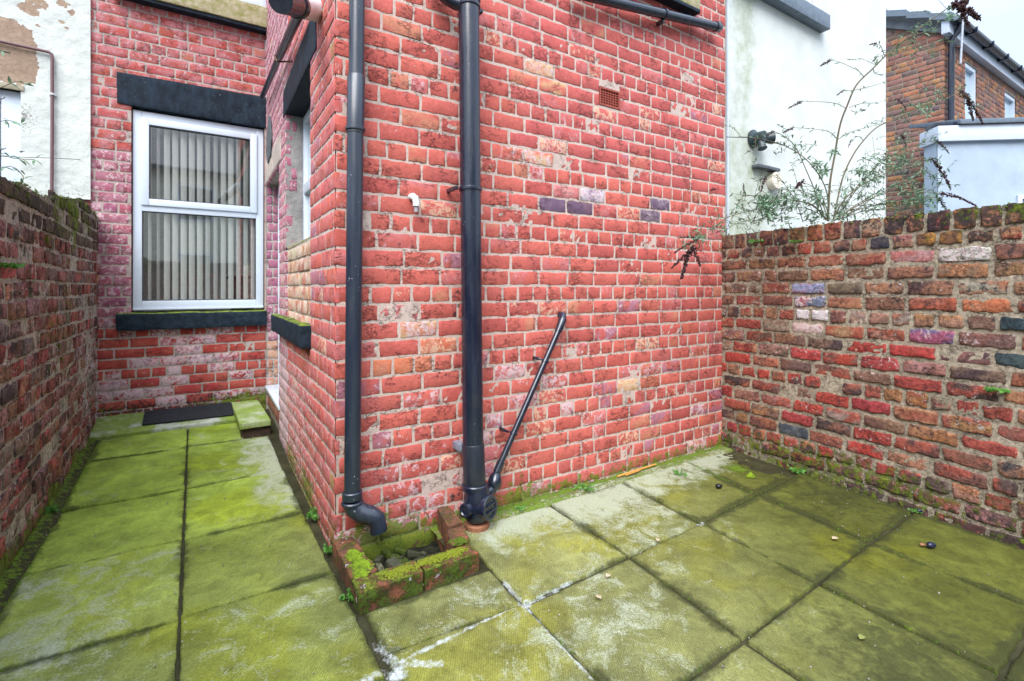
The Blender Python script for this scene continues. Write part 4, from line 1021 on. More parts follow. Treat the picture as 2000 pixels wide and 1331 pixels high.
# ================================================================== GULLY
gul = empty('gully_surround', ts(.25, -.25), 'mossy brick surround of the drain gully below the corner downpipe', 'drain gully')
gb = simple('mossy_gully_brick', (.34, .12, .065), .9, .2, 34, .25, .006, (.16, .075, .04))
def gmat(mlo=.42):
    n = NT('gully_brick'); a = n.noise(30, 7, .7); b = n.noise(150, 4, .6)
    c = n.mix(n.mr(a, .35, .65), (.30, .10, .05), (.13, .06, .035))
    ge = n.t.nodes.new('ShaderNodeNewGeometry'); sx = n.t.nodes.new('ShaderNodeSeparateXYZ'); n.t.links.new(ge.outputs['Normal'], sx.inputs[0])
    side = n.mr(sx.outputs[2], .3, .7)
    dirt = n.mr(n.noise(16, 8, .75), .40, .58)
    c = n.mix(n.math('MULTIPLY', dirt, .8), c, (.045, .035, .02))
    m1 = n.mr(n.noise(20, 8, .72), mlo, mlo + .10)
    c = n.mix(m1, c, n.mix(n.mr(b, .3, .7), (.035, .055, .008), n.mix(side, (.09, .14, .015), (.20, .24, .02))))
    c = n.mix(n.math('MULTIPLY', n.mr(n.noise(13, 6, .7), .58, .64), .7), c, (.05, .05, .03))
    c = n.mix(n.mr(n.noise(17, 3), .68, .70), c, (.42, .38, .42))
    n.bump(n.math('ADD', a, n.math('MULTIPLY', m1, .6)), .9, .008); return n.done(c, .9, .25)
GM = gmat(.43); GM2 = gmat(.54)
def gblock(a, b_, c, d, z0, z1, nm, seed, mat=GM, par=gul, bev=.006, rough=.008):
    m = MB(); m.hexa([ts(p[0], p[1], z) for z in (z0, z1) for p in (a, b_, d, c)]); return m.build(nm, mat, par, bevel=bev, sub=.013, rough=rough, rs=20, seed=seed, ang=60)
gblock((-.012, -.01), (.075, -.01), (.085, -.335), (-.015, -.345), -.26, .070, 'kerb_brick', 1, GM2)
gblock((-.018, -.353), (.235, -.353), (.235, -.445), (-.015, -.450), -.26, .070, 'kerb_brick', 2)
gblock((.243, -.353), (.490, -.350), (.492, -.445), (.243, -.445), -.26, .070, 'kerb_brick', 3)
gblock((.490, -.01), (.548, -.01), (.535, -.21), (.450, -.21), -.26, .095, 'kerb_brick', 4, GM2)
gblock((.450, -.215), (.533, -.215), (.494, -.345), (.402, -.343), -.26, .082, 'kerb_brick', 5, GM2)
# the sunken basin
b = MB()
lt_ = np.linspace(.06, .50, 24); ls_ = np.linspace(-.37, .02, 22); vs = []; fs = []
for i, t in enumerate(lt_):
    for j, s in enumerate(ls_):
        e = min(t - .06, .50 - t, s + .37, 0 - s); z = -.095 + .035 * float(fbm(np.array([t * 14]), np.array([s * 14]), 4, 4)[0])
        vs.append(ts(t, s, z))
for i in range(len(lt_) - 1):
    for j in range(len(ls_) - 1): k = i * len(ls_) + j; fs.append((k, k + len(ls_), k + len(ls_) + 1, k + 1))
b.add(vs, fs)
b.build('basin', simple('dark_slimy_basin', (.030, .032, .020), .85, .3, 30, .15, .008, (.006, .007, .004)), gul)
Rr = random.Random(31)
rubm = [simple('slimy_rubble', (.060, .058, .038), .7, .3, 60, .4, .005, (.025, .032, .010)), simple('pale_crumb', (.16, .15, .10), .8, .3, 60, .3, .005, (.05, .055, .02)), simple('mossy_rubble', (.06, .09, .012), .9, .3, 60, .2, .005, (.03, .04, .008))]
for q in range(26):
    t, s, a, l, w, z = Rr.uniform(.11, .43), Rr.uniform(-.32, -.03), Rr.uniform(0, 3), Rr.uniform(.03, .11), Rr.uniform(.02, .045), Rr.uniform(-.085, -.045)
    tl = Rr.uniform(-.3, .3); m = MB(); ca, sa = math.cos(a), math.sin(a)
    m.hexa([ts(t + x * ca - y * sa, s + x * sa + y * ca, z + zz + tl * x) for zz in (0, Rr.uniform(.015, .035)) for y in (-w / 2, w / 2) for x in (-l / 2, l / 2)])
    m.build('broken_brick', rubm[0 if Rr.random() < .6 else (1 if Rr.random() < .5 else 2)], gul, bevel=.004, sub=.012, rough=.008, seed=q)
# moss cushions: many tiny tufts over the kerb tops
def moss(name, spots, mat, par=None, n=900, seed=1, h=.010, r=.0042):
    R = random.Random(seed); b = MB()
    for _ in range(n):
        (t, s, z, rt, rs2, a) = R.choice(spots)
        q = abs(R.gauss(0, .45)); q = min(q, 1); th = R.uniform(0, 6.283); x = q * rt * math.cos(th); y = q * rs2 * math.sin(th)
        t_, s_ = t + x * math.cos(a) - y * math.sin(a), s + x * math.sin(a) + y * math.cos(a)
        hh = h * (1.1 - q) * R.uniform(.6, 1.3); rr_ = r * R.uniform(.6, 1.4); p = ts(t_, s_, z - .002)
        k0 = R.uniform(0, 6); pts = [p + Vector((math.cos(k0 + k * 1.2566) * rr_, math.sin(k0 + k * 1.2566) * rr_, 0)) for k in range(5)]
        tp = p + Vector((R.uniform(-.003, .003), R.uniform(-.003, .003), hh + .002)); md = [(x + p) * .5 + Vector((0, 0, hh * .75)) + (x - p) * .35 for x in pts]
        b.add(pts + md + [tp], [(k, (k + 1) % 5, 5 + (k + 1) % 5, 5 + k) for k in range(5)] + [(5 + k, 5 + (k + 1) % 5, 10) for k in range(5)])
    return b.build(name, mat, par, ang=80)
moss('moss_cushion', [(.035, -.19, .072, .035, .06, 0), (.04, -.28, .072, .045, .06, 0), (.02, -.33, .071, .03, .03, 0)], M['mossfluff'], gul, 1900, 1, .016)
moss('moss_cushion', [(.15, -.40, .073, .08, .035, 0), (.30, -.395, .073, .10, .03, 0), (.40, -.39, .072, .06, .03, 0)], simple('ochre_moss', (.22, .25, .02), .9, .2, 120, .2, .004, (.10, .12, .01)), gul, 1900, 2, .010)
moss('moss_cushion', [(.45, -.33, .080, .05, .04, 0)], M['mossdark'], gul, 400, 3, .010)

# ================================================================== STEP, STRIP, MAT
step = empty('doorstep', ts(-.10, 2.4), 'raised algae green doorstep of two concrete slabs against the side wall', 'doorstep')
def smat(name, c1, c2, pale):
    n = NT(name); a = n.noise(9, 8, .7); b = n.noise(140, 4, .6)
    c = n.mix(n.mr(a, .38, .6), c1, c2); c = n.mix(n.mr(n.noise(5, 7, .7), .48, .62, 0, .8), c, pale)
    c = n.mix(n.mr(b, .3, .7, 0, .25), c, (.06, .07, .03)); n.bump(b, .6, .004); return n.done(c, .8, .3)
SM = smat('algae_concrete', (.27, .36, .07), (.20, .28, .06), (.46, .50, .38))
sx0, sx1 = -.235, -.02
for (s0_, s1_) in ((2.01, 2.44), (2.448, 2.86)):
    m = MB(); m.hexa([ts(t, s, z) for z in (.105, .150) for s in (s0_, s1_) for t in (sx0 - .012 * (s - 2), sx1 - .012 * (s - 2))]); m.build('step_slab', SM, step, bevel=.005, sub=.03, rough=.004, seed=int(s0_ * 10))
m = MB(); m.hexa([ts(t, s, z) for z in (0, .104) for s in (2.04, 2.86) for t in (sx0 + .012, sx1)]); m.build('step_base', simple('dark_wet_brick', (.10, .055, .04), .8, .3, 30, .3, .005, (.03, .03, .02)), step, bevel=.004, sub=.03, rough=.004)
cs_ = MB(); cs_.hexa([ts(t, s, z) for (s, z) in ((2.50, .02), (2.87, .02), (2.50, .075), (2.87, .150)) for t in (-1.19, -.225)])
cs_o = cs_.build('concrete_strip', smat('algae_pale_concrete', (.22, .31, .05), (.16, .22, .05), (.50, .52, .50)), bevel=.006, sub=.025, rough=.006, seed=9)
tag(cs_o, 'sloping pale concrete strip with green edges along the foot of the window wall', 'concrete strip')
def stz(s): return .075 + (.15 - .075) * (s - 2.5) / .37
mt_ = MB(); mt_.prism([ts(t, s, stz(s) + .008 + .0) for (t, s) in ((-.875, 2.585), (-.25, 2.565), (-.235, 2.60), (-.245, 2.81), (-.265, 2.835), (-.86, 2.835), (-.875, 2.82))], Vector((0, 0, .010)))
mo_ = mt_.build('rubber_mat', M['rubber'], bevel=.002, sub=.03, rough=.002, seed=3)
tag(mo_, 'black rubber mat lying on the concrete strip below the window', 'mat')

# ================================================================== GARDEN WALLS
OLD = [(4, (.30, .075, .055)), (4, (.26, .085, .06)), (3, (.22, .10, .07)), (3, (.19, .105, .08)), (2, (.34, .13, .07)), (1.2, (.13, .075, .07)), (1.2, (.28, .14, .06)), (.7, (.06, .06, .065)), (1.4, (.30, .15, .12)), (.5, (.22, .10, .09))]
OLDB = [(3, (.26, .07, .05)), (3, (.16, .08, .06)), (2, (.08, .05, .05)), (2, (.33, .16, .09)), (1, (.25, .20, .16)), (1, (.30, .14, .12))]
R_spec = near_px(RW, [(1590, 620, .09, .04, ((.55, .66, .76), (.6, .68, .72), (1, 0, 0))), (1590, 592, .09, .04, ((.14, .17, .25), (.32, .10, .12), (.45, 0, .1))), (1595, 564, .09, .04, ((.22, .24, .38), (.25, .13, .2), (.3, 0, .1))),
                     (1775, 658, .1, .04, ((.10, .11, .22), (.28, .08, .13), (.3, 0, .1))), (1730, 533, .09, .035, ((.66, .66, .56), (.6, .6, .5), (1, 0, 0))), (1890, 490, .10, .04, ((.45, .46, .38), (.2, .18, .14), (.6, 0, .1))),
                     (1561, 848, .09, .04, ((.055, .065, .08), (.08, .09, .10), (.05, 0, 0))), (1590, 642, .09, .04, ((.42, .28, .25), (.5, .36, .34), (.45, 0, 0))), (1980, 630, .08, .04, ((.03, .05, .06), (.05, .07, .06), (0, 0, .3))), (1980, 710, .08, .04, ((.04, .06, .07), (.06, .08, .07), (0, 0, .3))),
                     (1595, 772, .09, .04, ((.42, .13, .06), (.40, .17, .09), (.1, 0, 0))), (1840, 468, .11, .04, ((.30, .15, .04), (.14, .07, .04), (0, .1, .2))), (1720, 478, .05, .04, ((.03, .03, .045), (.06, .05, .06), (0, 0, .3))), (1780, 497, .1, .04, ((.36, .13, .12), (.33, .18, .18), (.25, 0, 0))),
                     (1960, 598, .1, .04, ((.36, .12, .06), (.33, .14, .08), (.05, 0, .1))), (1690, 675, .1, .04, ((.34, .05, .04), (.30, .05, .04), (.05, 0, .1))), (1780, 690, .1, .04, ((.36, .05, .045), (.30, .06, .05), (.1, 0, .1))), (1640, 575, .06, .04, ((.16, .12, .08), (.12, .09, .07), (0, .1, .3)))])
def colR(t, z, hd, R):
    c = near(t, z, R_spec)
    if c: return c
    a = pick(R, OLD); b = pick(R, OLDB)
    red = .06 + .34 * (z < .95) * (t < 1.1) * (1 if t < .9 else .7)
    if R.random() < red: a = tuple(q * R.uniform(.85, 1.15) for q in (.31, .052, .044)); b = a if R.random() < .5 else b
    if z > .95: a = tuple(x * .55 + y * .45 for x, y in zip(a, (.25, .16, .10)))
    return a, b, (R.choice([.05, .08, .12, .2, .3]), .05, R.uniform(.15, .42))
def mskR(t, z):
    mo = .80 * (1 - sst(.10, .30, z)) * (.30 + .7 * fbm(t * 4, z * 3, 3, 3)) + .16 * sst(1.48, 1.58, z)  + .25 * sst(.9, 1.5, t) * sst(.9, 1.4, z)
    dk = .45 * (1 - sst(.02, .16, z)) + .30 * sst(1.38, 1.58, z) * sst(.7, 1.4, t) + .15 * sst(.9, 1.6, z)
    return np.stack([.04 + 0 * t, mo, dk], -1)
rwo = None
RT = 1.585
topR = lambda t: RT - .002 + .012 * (vnoise(np.asarray(t) * 9, np.asarray(t) * 0, 3) - .5)
hR = lambda k: k % 5 == 2
rows = bond(-.0, 4.6, -.05, RT - .105, rng, L=.218, J=.023, header=hR, jl=.014, zj=.004, zb=RT - .10 - 18 * CO)
t = .0
while t < 4.6:                                         # coping course of bricks on edge
    w = rng.uniform(.080, .100); zt_ = RT + rng.uniform(-.004, .003)
    rows.append([t + .006, t + w, RT - .098 + rng.uniform(-.004, .004), zt_, True]); t += w + .012
def colR2(t, z, hd, R):
    if z > RT - .09: 
        a = pick(R, [(3, (.26, .11, .06)), (3, (.20, .10, .06)), (2, (.28, .13, .05)), (1, (.08, .05, .06)), (1, (.30, .09, .06))]); return a, pick(R, OLDB), (.08, .12, .3)
    return colR(t, z, hd, R)
mR = (.31, .265, .20)
rwo = empty('garden_wall', RW.v(1.2, 0, -.1), 'weathered multicoloured brick garden wall on the right with sandy mortar', 'wall')
brickwork('brick_face', RW, rows, colR2, rng, M['oldbrick'], rwo, -.02, 4.6, -.06, RT - .006, mcol=mR, mskf=mskR, seed=41, jit=.0065, face=.0045, lean=.003, smear=.0, mortar_d=.0065, mn=1.0, cell=.013, mvar=.28, warp=.009, nx=14, nzz=8)
m = MB(); m.fbox(RW, -.02, 4.6, -.06, RT - .014, -.23, -.022); m.build('wall_core', simple('wall_back_mortar', (.22, .17, .13), .9, .3, 12, .25, .01, (.13, .09, .06)), rwo, smooth=False)
# left wall, stepping up unevenly away from the camera
def topL(t):      # t measured from the house wall towards the camera
    return np.interp(t, [-.2, 0, .35, .86, 1.2, 1.80, 1.95, 2.10, 2.38, 2.6, 3.2, 8], [1.76, 1.76, 1.775, 1.775, 1.74, 1.655, 1.66, 1.665, 1.63, 1.64, 1.66, 1.66])
def colL(t, z, hd, R):
    a = pick(R, [(4, (.31, .125, .11)), (3, (.27, .14, .125)), (3, (.36, .095, .08)), (2, (.20, .135, .125)), (1.2, (.40, .18, .10)), (1, (.34, .20, .175))])
    b = pick(R, OLDB)
    if z > 1.45: a = tuple(q * .6 for q in (.22, .15, .10)); b = (.10, .06, .05)
    return a, tuple(q * .7 for q in b), (R.choice([.05, .1, .2, .25]), .10, R.uniform(.08, .3))
def mskL(t, z):
    mo = .50 * sst(-.32, -.02, z - topL(t)) * (.3 + .8 * fbm(t * 6, z * 4, 3, 4)) + .8 * (1 - sst(.02, .22, z)) * (.4 + .6 * vnoise(t * 3, z * 2, 9)) + .35 * (fbm(t * 2.5, z * 2.5, 84, 4) > .60) + .35 * np.clip(1 - np.abs(t - .95) / .12, 0, 1) * (z > .9)
    return np.stack([.10 + .28 * blob(t, z, .5, .5, .7) * 1.0 + .5 * np.clip(1 - np.abs(t - .12) / .10, 0, 1) * (z < .7), mo, .18 + .25 * sst(-.25, 0, z - topL(t))], -1)
rowsL = bond(-.25, 6.3, -.05, 1.8, rng, L=.212, J=.020, header=lambda k: k % 3 == 1, jl=.014, zj=.004, zb=.02)
rowsL = [b for b in rowsL if b[3] < topL(b[0]) + .035 and b[3] < topL(b[1]) + .035]
lwo = empty('garden_wall', LW.v(1.2, 0, -.1), 'dark mossy brick garden wall on the left with an uneven top', 'wall')
brickwork('brick_face', LW, rowsL, colL, rng, M['oldbrick'], lwo, -.25, 6.3, -.06, 1.80, mcol=(.36, .32, .265), mskf=mskL, seed=51, jit=.0055, face=.005, lean=.0045, smear=.0, mortar_d=.0055, cell=.014, mvar=.28, warp=.014, top=topL)
m = MB(); n_s = 40; tt_ = np.linspace(-.25, 6.3, n_s)
for i in range(n_s - 1):
    a, b_ = tt_[i], tt_[i + 1]; m.hexa([LW.v(t, z, o) for o in (-.24, -.025) for (t, z) in ((a, -.06), (b_, -.06), (a, float(topL(a)) - .012), (b_, float(topL(b_)) - .012))])
m.build('wall_core', simple('wall_top_mortar', (.13, .13, .08), .9, .3, 12, .25, .02, (.07, .08, .03)), lwo, smooth=False)
# moss tufts along the left coping
def ltop(name, fr, topf, t0, t1, n, mat, par, seed, o0=-.20, o1=.005, h=.012):
    R = random.Random(seed); b = MB()
    for _ in range(n):
        t = R.uniform(t0, t1)
        if vnoise(np.array([t * 9.]), np.array([3.]), seed)[0] < .42: continue
        o = R.uniform(o0, o1); z = float(topf(t)) + R.uniform(-.02, .004); p = fr.v(t, z, o); r = R.uniform(.004, .009); hh = h * R.uniform(.5, 1.5); k0 = R.uniform(0, 6)
        pts = [p + Vector((math.cos(k0 + k * 1.2566) * r, math.sin(k0 + k * 1.2566) * r, 0)) for k in range(5)]
        b.add(pts + [p + Vector((0, 0, hh))], [(k, (k + 1) % 5, 5) for k in range(5)])
    return b.build(name, mat, par, ang=80)
ltop('moss_cushion', LW, topL, 0, 2.6, 900, simple('dull_moss', (.055, .07, .014), .9, .2, 120, .2, .004, (.03, .04, .01)), lwo, 4, o0=-.06, o1=.008, h=.008)
ltop('moss_cushion', RW, lambda t: RT, .3, 2.0, 260, M['mossdark'], rwo, 5, o0=-.08, o1=.010, h=.008)
# yard wall behind the camera, and the row of houses over the back lane (they show as reflections in the panes)
bwd = Frame(ts(-1.4, -4.6)[:2], d1, nn)
bwo = empty('garden_wall', bwd.v(2, 0, -.1), 'low red brick yard wall closing the yard behind the viewpoint', 'wall')
brickwork('brick_face', bwd, bond(0, 4.4, -.02, 1.75, rng, L=.215, header=hR), colL, rng, M['oldbrick'], bwo, 0, 4.4, -.03, 1.74, mcol=(.22, .19, .15), seed=61, nx=8, nzz=7, cell=.06)
MB().fbox(bwd, 0, 4.4, -.03, 1.735, -.22, -.025).build('wall_core', M['soil'], bwo, smooth=False)
ophouse = empty('terraced_house', (6.5, -9.5, 0), 'cream rendered house with a slate roof across the back lane, behind the viewpoint', 'house')
OF = Frame(ts(-7, -11.5)[:2], d1, nn)
gridwall('wall', OF, 0, 14, 0, 5.0, M['creamrender'], ophouse, lambda t, z: np.ones((len(t), 3)) * np.array([.80, .79, .68]), lambda t, z: np.zeros((len(t), 3)), holes=[(3 + 3 * k, 4 + 3 * k, 1.2 + 2.2 * j, 2.4 + 2.2 * j) for k in range(4) for j in (0, 1)], cell=.5)
for k in range(4):
    for j in (0, 1):
        wf = frame_rect(OF, 3 + 3 * k, 4 + 3 * k, 1.2 + 2.2 * j, 2.4 + 2.2 * j, -.1, .02, .07).build('window', M['upvc'], ophouse)
        MB().fbox(OF, 3 + 3 * k, 4 + 3 * k, 1.2 + 2.2 * j, 2.4 + 2.2 * j, -.12, -.06).build('pane', M['slate_dark'], wf, smooth=False)
m = MB(); m.hexa([OF.v(t, z, o) for (o, z) in ((.25, 4.95), (.25, 5.05)) for t in (-.3, 14.3) for _ in (0,)] + [OF.v(t, z, o) for (o, z) in ((-4, 7.3), (-4, 7.4)) for t in (-.3, 14.3)])
m.build('roof', M['slate_dark'], ophouse, smooth=False)

# ================================================================== NEIGHBOUR ON THE LEFT
nb = empty('rendered_house', W1.v(2, 0), 'white rendered neighbouring house with flaking paint, over the left wall', 'house')
pk = [W1.px(*p) for p in ((0, 35), (30, 42), (62, 62), (72, 90), (76, 140), (70, 168), (40, 168), (0, 160))]
def inpoly(t, z, P):
    r = np.zeros(len(t), bool); n = len(P)
    for i in range(n):
        (x1, y1), (x2, y2) = P[i], P[(i + 1) % n]
        c = ((y1 > z) != (y2 > z)) & (t < (x2 - x1) * (z - y1) / (y2 - y1 + 1e-12) + x1); r ^= c
    return r
NBZ0 = 1.91
wx0 = W1.px(42, 250)[0]; wz1 = W1.px(20, 176)[1]
def mskN(t, z):
    w = fbm(t * 30, z * 30, 6, 3) - .5
    tj, zj = t + w * .03, z + (fbm(t * 30 + 50, z * 30, 7, 3) - .5) * .03
    P = pk[:]; P = [(p[0] + (1.5 if i in (0, 7) else 0), p[1]) for i, p in enumerate(P)]
    a = inpoly(tj, zj, P) * 1.0
    for (x, y, r) in ((55, 18, .05), (72, 8, .06), (85, 12, .04), (63, 26, .04), (125, 10, .035), (140, 27, .025), (78, 55, .015), (122, 45, .02), (130, 58, .015)):
        tb, zb_ = W1.px(x, y); a = np.maximum(a, 1.0 * (np.hypot(tj - tb, (zj - zb_) * 1.2) < r))
    tb, zb2 = W1.px(52, 230); d = .42 * blob(t, z * .5 + zb2 * .5, tb, zb2, .10)
    d = d + .18 + .25 * (1 - sst(1.9, 2.05, z))
    return np.stack([a, .10 * np.ones_like(t), d], -1)
gridwall('wall', W1, 1.262, 3.6, NBZ0 - .02, 5.0, M['whiterender'], nb, lambda t, z: np.ones((len(t), 3)) * np.array([.60, .64, .61]), mskN, holes=[(wx0, 2.5, 0, wz1)], cell=.009, o=.022, relief=.005, rsc=14)
m = MB(); m.fbox(W1, 1.262, wx0, NBZ0 - .02, 5.0, -.3, .014); m.fbox(W1, wx0, 3.6, wz1, 5.0, -.3, .014); m.build('wall_core', M['corewhite'], nb, smooth=False)
m = MB(); m.fbox(W1, 1.262, 3.6, 0, NBZ0 - .021, -.3, .0); m.build('lower_wall', M['corebrick'], nb, smooth=False)
MB().fbox(W1, wx0 - .02, 2.5, wz1 - .0, wz1 + .04, -.12, .030).build('lintel', simple('stained_lintel', (.42, .38, .28), .85, .2, 20), nb, bevel=.003)
nw = frame_rect(W1, wx0 + .002, 2.5, 1.6, wz1 + .03, -.09, -.03, .115).build('window', M['upvc'], nb, bevel=.004)
m = MB(); m.add([W1.v(t, z, -.07) for t, z in ((wx0 + .06, 1.65), (2.45, 1.65), (2.45, wz1 - .08), (wx0 + .06, wz1 - .08))], [(0, 1, 2, 3)]); m.build('pane', M['glass'], nw, smooth=False)
m = MB(); z = 1.7
while z < wz1 - .1: m.fbox(W1, wx0 + .08, 2.4, z, z + .016, -.14, -.12); z += .026
m.build('venetian_blind', simple('pale_blue_slats', (.45, .58, .68), .5), nw, smooth=False)
MB().fbox(W1, wx0 + .0, 2.5, 1.5, wz1, -.30, -.22).build('room', M['room'], nb, smooth=False)
bp = empty('heating_pipe', W1.v(*W1.px(102, 250)), 'thin brown painted pipe with one bend on the white rendered wall', 'pipe')
m = MB(); pp = [(-60, 66), (0, 81), (78, 98), (95, 102), (101, 106), (102, 116), (102, 250), (101, 390)]
m.tube([W1.v(*W1.px(x, y, .045), .045) for x, y in pp], [.011] * len(pp), 12); m.build('pipe', M['brownpipe'], bp)
p = W1.v(*W1.px(102, 186, .045), .045); m = MB(); m.lathe(p, (0, 0, 1), [(0, .012), (0, .016), (.012, .016), (.012, .012)], 12); m.fbox(W1, W1.px(102, 186, .045)[0] - .02, W1.px(102, 186, .045)[0] + .02, p.z, p.z + .012, .02, .035); m.build('clip', M['upvc_dirty'], bp)
m = MB(); wpts = [W1.v(*W1.px(x, y, .10), .10) for x, y in ((-60, 303), (0, 306), (60, 308), (100, 309), (157, 312))]; m.tube(wpts, .0022, 6)
wo = m.build('wire', M['gasket']); tag(wo, 'thin wire strung across the white rendered wall just above the left garden wall', 'wire')

# ================================================================== NEIGHBOUR ON THE RIGHT
cr = empty('rendered_house', F1.v(4.2, 0), 'smooth pale cream rendered house beyond the right garden wall, green stained at its edge', 'house')
def colC(t, z): return np.ones((len(t), 3)) * np.array([.64, .675, .655])
def mskC(t, z):
    k = np.clip(1 - np.abs(t - 3.12 - .05 * (z - 2.5)) / .20, 0, 1) * sst(1.6, 2.9, z)
    g_ = .95 * k * (.5 + .7 * fbm(t * 3, z * 1.2, 3, 4)) + .80 * (1 - sst(2.88, 3.9, t)) * (1 - sst(1.9, 2.6, z)) + .30 * np.clip(1 - np.abs(t - 3.3) / .35, 0, 1) * (z < 2.3) + .35 * (1 - sst(2.88, 3.2, t)) + .25 * (1 - sst(3.2, 4.4, t))
    dr_ = .30 * k * (z > 2.9) + .18 * blob(t, z, 3.25, 2.1, .3)
    return np.stack([0 * t, g_, dr_], -1)
gridwall('wall', F1, 2.885, 5.701, 0, 6.2, M['creamrender'], cr, colC, mskC, cell=.022, o=-.004, relief=.0015, rsc=3)
m = MB(); m.fbox(F1, 2.886, 5.699, 0, 6.2, -3.2, -.008); m.build('wall_core', M['corecream'], cr, smooth=False)
m = MB(); m.fbox(F1, 2.885, 2.905, 1.3, 6.0, -.003, .004); m.build('corner_bead', M['whitepaint'], cr)
m = MB(); m.fbox(F1, 2.860, 2.884, 0, 6.0, -.05, -.012); m.build('dark_gap_strip', M['gasket'], cr, smooth=False)  # dark-coloured strip stands in for the shade of the gap between houses
tz0 = F1.px(1622, 58, .08)
m = MB(); m.fbox(F1, tz0[0] - 1.5, tz0[0], tz0[1], tz0[1] + .13, -.05, .08); m.build('sill', M['slate'], cr, bevel=.004)
wf = frame_rect(F1, tz0[0] - 1.4, tz0[0] - .08, tz0[1] + .13, tz0[1] + 1.4, .001, .02, .07).build('window', M['upvc'], cr)
p = F1.px(1470, 272); q = F1.px(1500, 264, .12)
fl = MB(); fl.lathe(F1.v(p[0], p[1], 0), F1.v(0, 0, 1) - F1.v(0, 0, 0), [(0, .070), (.015, .072), (.03, .045), (.10, .042)], 24)
fl.lathe(F1.v(p[0] + .01, p[1] - .01, .05), F1.v(.9, .1, .5) - F1.v(0, 0, 0), [(0, .02), (.02, .034), (.06, .036), (.085, .046), (.105, .050), (.105, .04)], 22)
fl.lathe(F1.v(p[0], p[1] - .01, .06), F1.v(-.05, -.9, .25) - F1.v(0, 0, 0), [(0, .02), (.03, .03), (.07, .030), (.09, .036), (.095, .03)], 20)
fo = fl.build('flue_cowl', simple('dark_green_plastic', (.03, .05, .06), .4, .2, 20)); tag(fo, 'dark plastic boiler flue cowl sticking out of the cream wall', 'flue')
a_, b_ = F1.px(1480, 323, .05), F1.px(1522, 333, .05)
m = MB(); m.hexa([F1.v(t, z, o) for o in (0, .06) for (t, z) in ((a_[0], a_[1] - .012), (b_[0], b_[1] - .012), (a_[0], a_[1] + .012), (b_[0], b_[1] + .012))])
sh_ = m.build('wall_hood', M['slate_dark'], bevel=.002); tag(sh_, 'short dark grey hood fixed on the cream wall below the flue cowl', 'vent hood')
p = F1.px(1507, 355); m = MB(); m.lathe(F1.v(p[0], p[1], -.003), F1.v(0, 0, 1) - F1.v(0, 0, 0), [(0, .075), (.05, .075), (.058, .068), (.058, .0)], 28)
vo = m.build('vent_cover', simple('off_white_plastic', (.72, .66, .56), .5, .1, 9)); tag(vo, 'round off-white vent cover on the cream wall, lowest of its fittings', 'vent cover')
# wires on the cream wall
m = MB(); m.tube([F1.v(*F1.px(x, y, .05), .05) for x, y in ((1419, 268), (1460, 269), (1500, 276), (1540, 287))], .003, 6)
wi = m.build('wire', M['gasket']); tag(wi, 'thin cable crossing the cream wall at the level of the flue cowl', 'wire')

# ================================================================== HOUSE BEYOND
fh = empty('brick_house', (6.82, 7.8, 0), 'orange brown brick house with grey tiled roof and black gutter far on the right', 'house')
G = np.array([6.82, 7.8]); FL = Frame(G, mm, [-mm[1], mm[0]]); FR = Frame(G, d1, -nn)
def colFar(t, z, hd, R):
    a = pick(R, [(4, (.31, .145, .10)), (3, (.24, .13, .105)), (3, (.18, .115, .105)), (1.5, (.38, .18, .09)), (1, (.14, .10, .105)), (1, (.30, .16, .13))]); return a, tuple(q * .7 for q in a), (.05, .02, .12)
gab = lambda t: 5.30 + .55 * np.asarray(t)
rf_ = [b for b in bond(0, 3.2, 0, 6.9, rng, L=.215, header=hR) if b[3] < gab(b[0])]
brickwork('wall', FL, rf_, colFar, rng, M['farbrick'], fh, .004, 3.2, 0, 7.0, mcol=(.25, .21, .17), seed=71, nx=8, nzz=7, cell=.06, top=gab, jit=.003)
farw = [(1.0, 1.60, 3.7, 5.02), (3.22, 3.98, 4.1, 5.0), (5.6, 6.4, 3.9, 5.0)]
brickwork('wall', FR, bond(0, 9.0, 2.6, 5.3, rng, L=.215, header=hR, holes=farw), colFar, rng, M['farbrick'], fh, .004, 9.0, 0, 5.34, holes=farw, mcol=(.25, .21, .17), seed=73, nx=8, nzz=7, cell=.07, jit=.003)
for (a, b_, c, d) in farw:
    wf = frame_rect(FR, a, b_, c, d, -.09, -.02, .07).build('window', M['upvc'], fh)
    MB().fbox(FR, a, b_, c, d, -.12, -.08).build('pane', simple('sky_tint_pane', (.42, .55, .66), .15, .05, 2, .8), wf, smooth=False)  # pale sky reflection put into the opaque pane's base colour
m = MB(); m.fbox(FR, -.10, 9.2, 5.16, 5.36, .0, .10); m.build('fascia', M['whitepaint'], fh, bevel=.004)
# gutter: half round trough with joints
m = MB(); seg = 10; ga = [(math.cos(math.pi + k * math.pi / seg) * .065, math.sin(math.pi + k * math.pi / seg) * .065) for k in range(seg + 1)]
ga2 = [(x * .92, y * .92) for x, y in ga[::-1]]; prof = ga + ga2
vs = [FR.v(t, 5.36 + y, .175 + x) for t in (-.12, 9.2) for x, y in prof]; n_ = len(prof)
m.add(vs, [(i, (i + 1) % n_, n_ + (i + 1) % n_, n_ + i) for i in range(n_)] + [tuple(range(n_)), tuple(range(2 * n_ - 1, n_ - 1, -1))])
gu = m.build('gutter', M['plastic_pipe'], fh)
for k in range(10):
    t = .6 + k * .85; m = MB(); m.fbox(FR, t, t + .03, 5.285, 5.38, .10, .255); m.build('gutter_bracket', M['plastic_pipe'], gu)
m = MB(); m.tube([FR.v(.12, 5.30, .17), FR.v(.12, 5.20, .14), FR.v(.10, 5.1, .07), FR.v(.07, 3.55, .07)], .042, 18); m.build('downpipe', M['plastic_pipe'], fh)
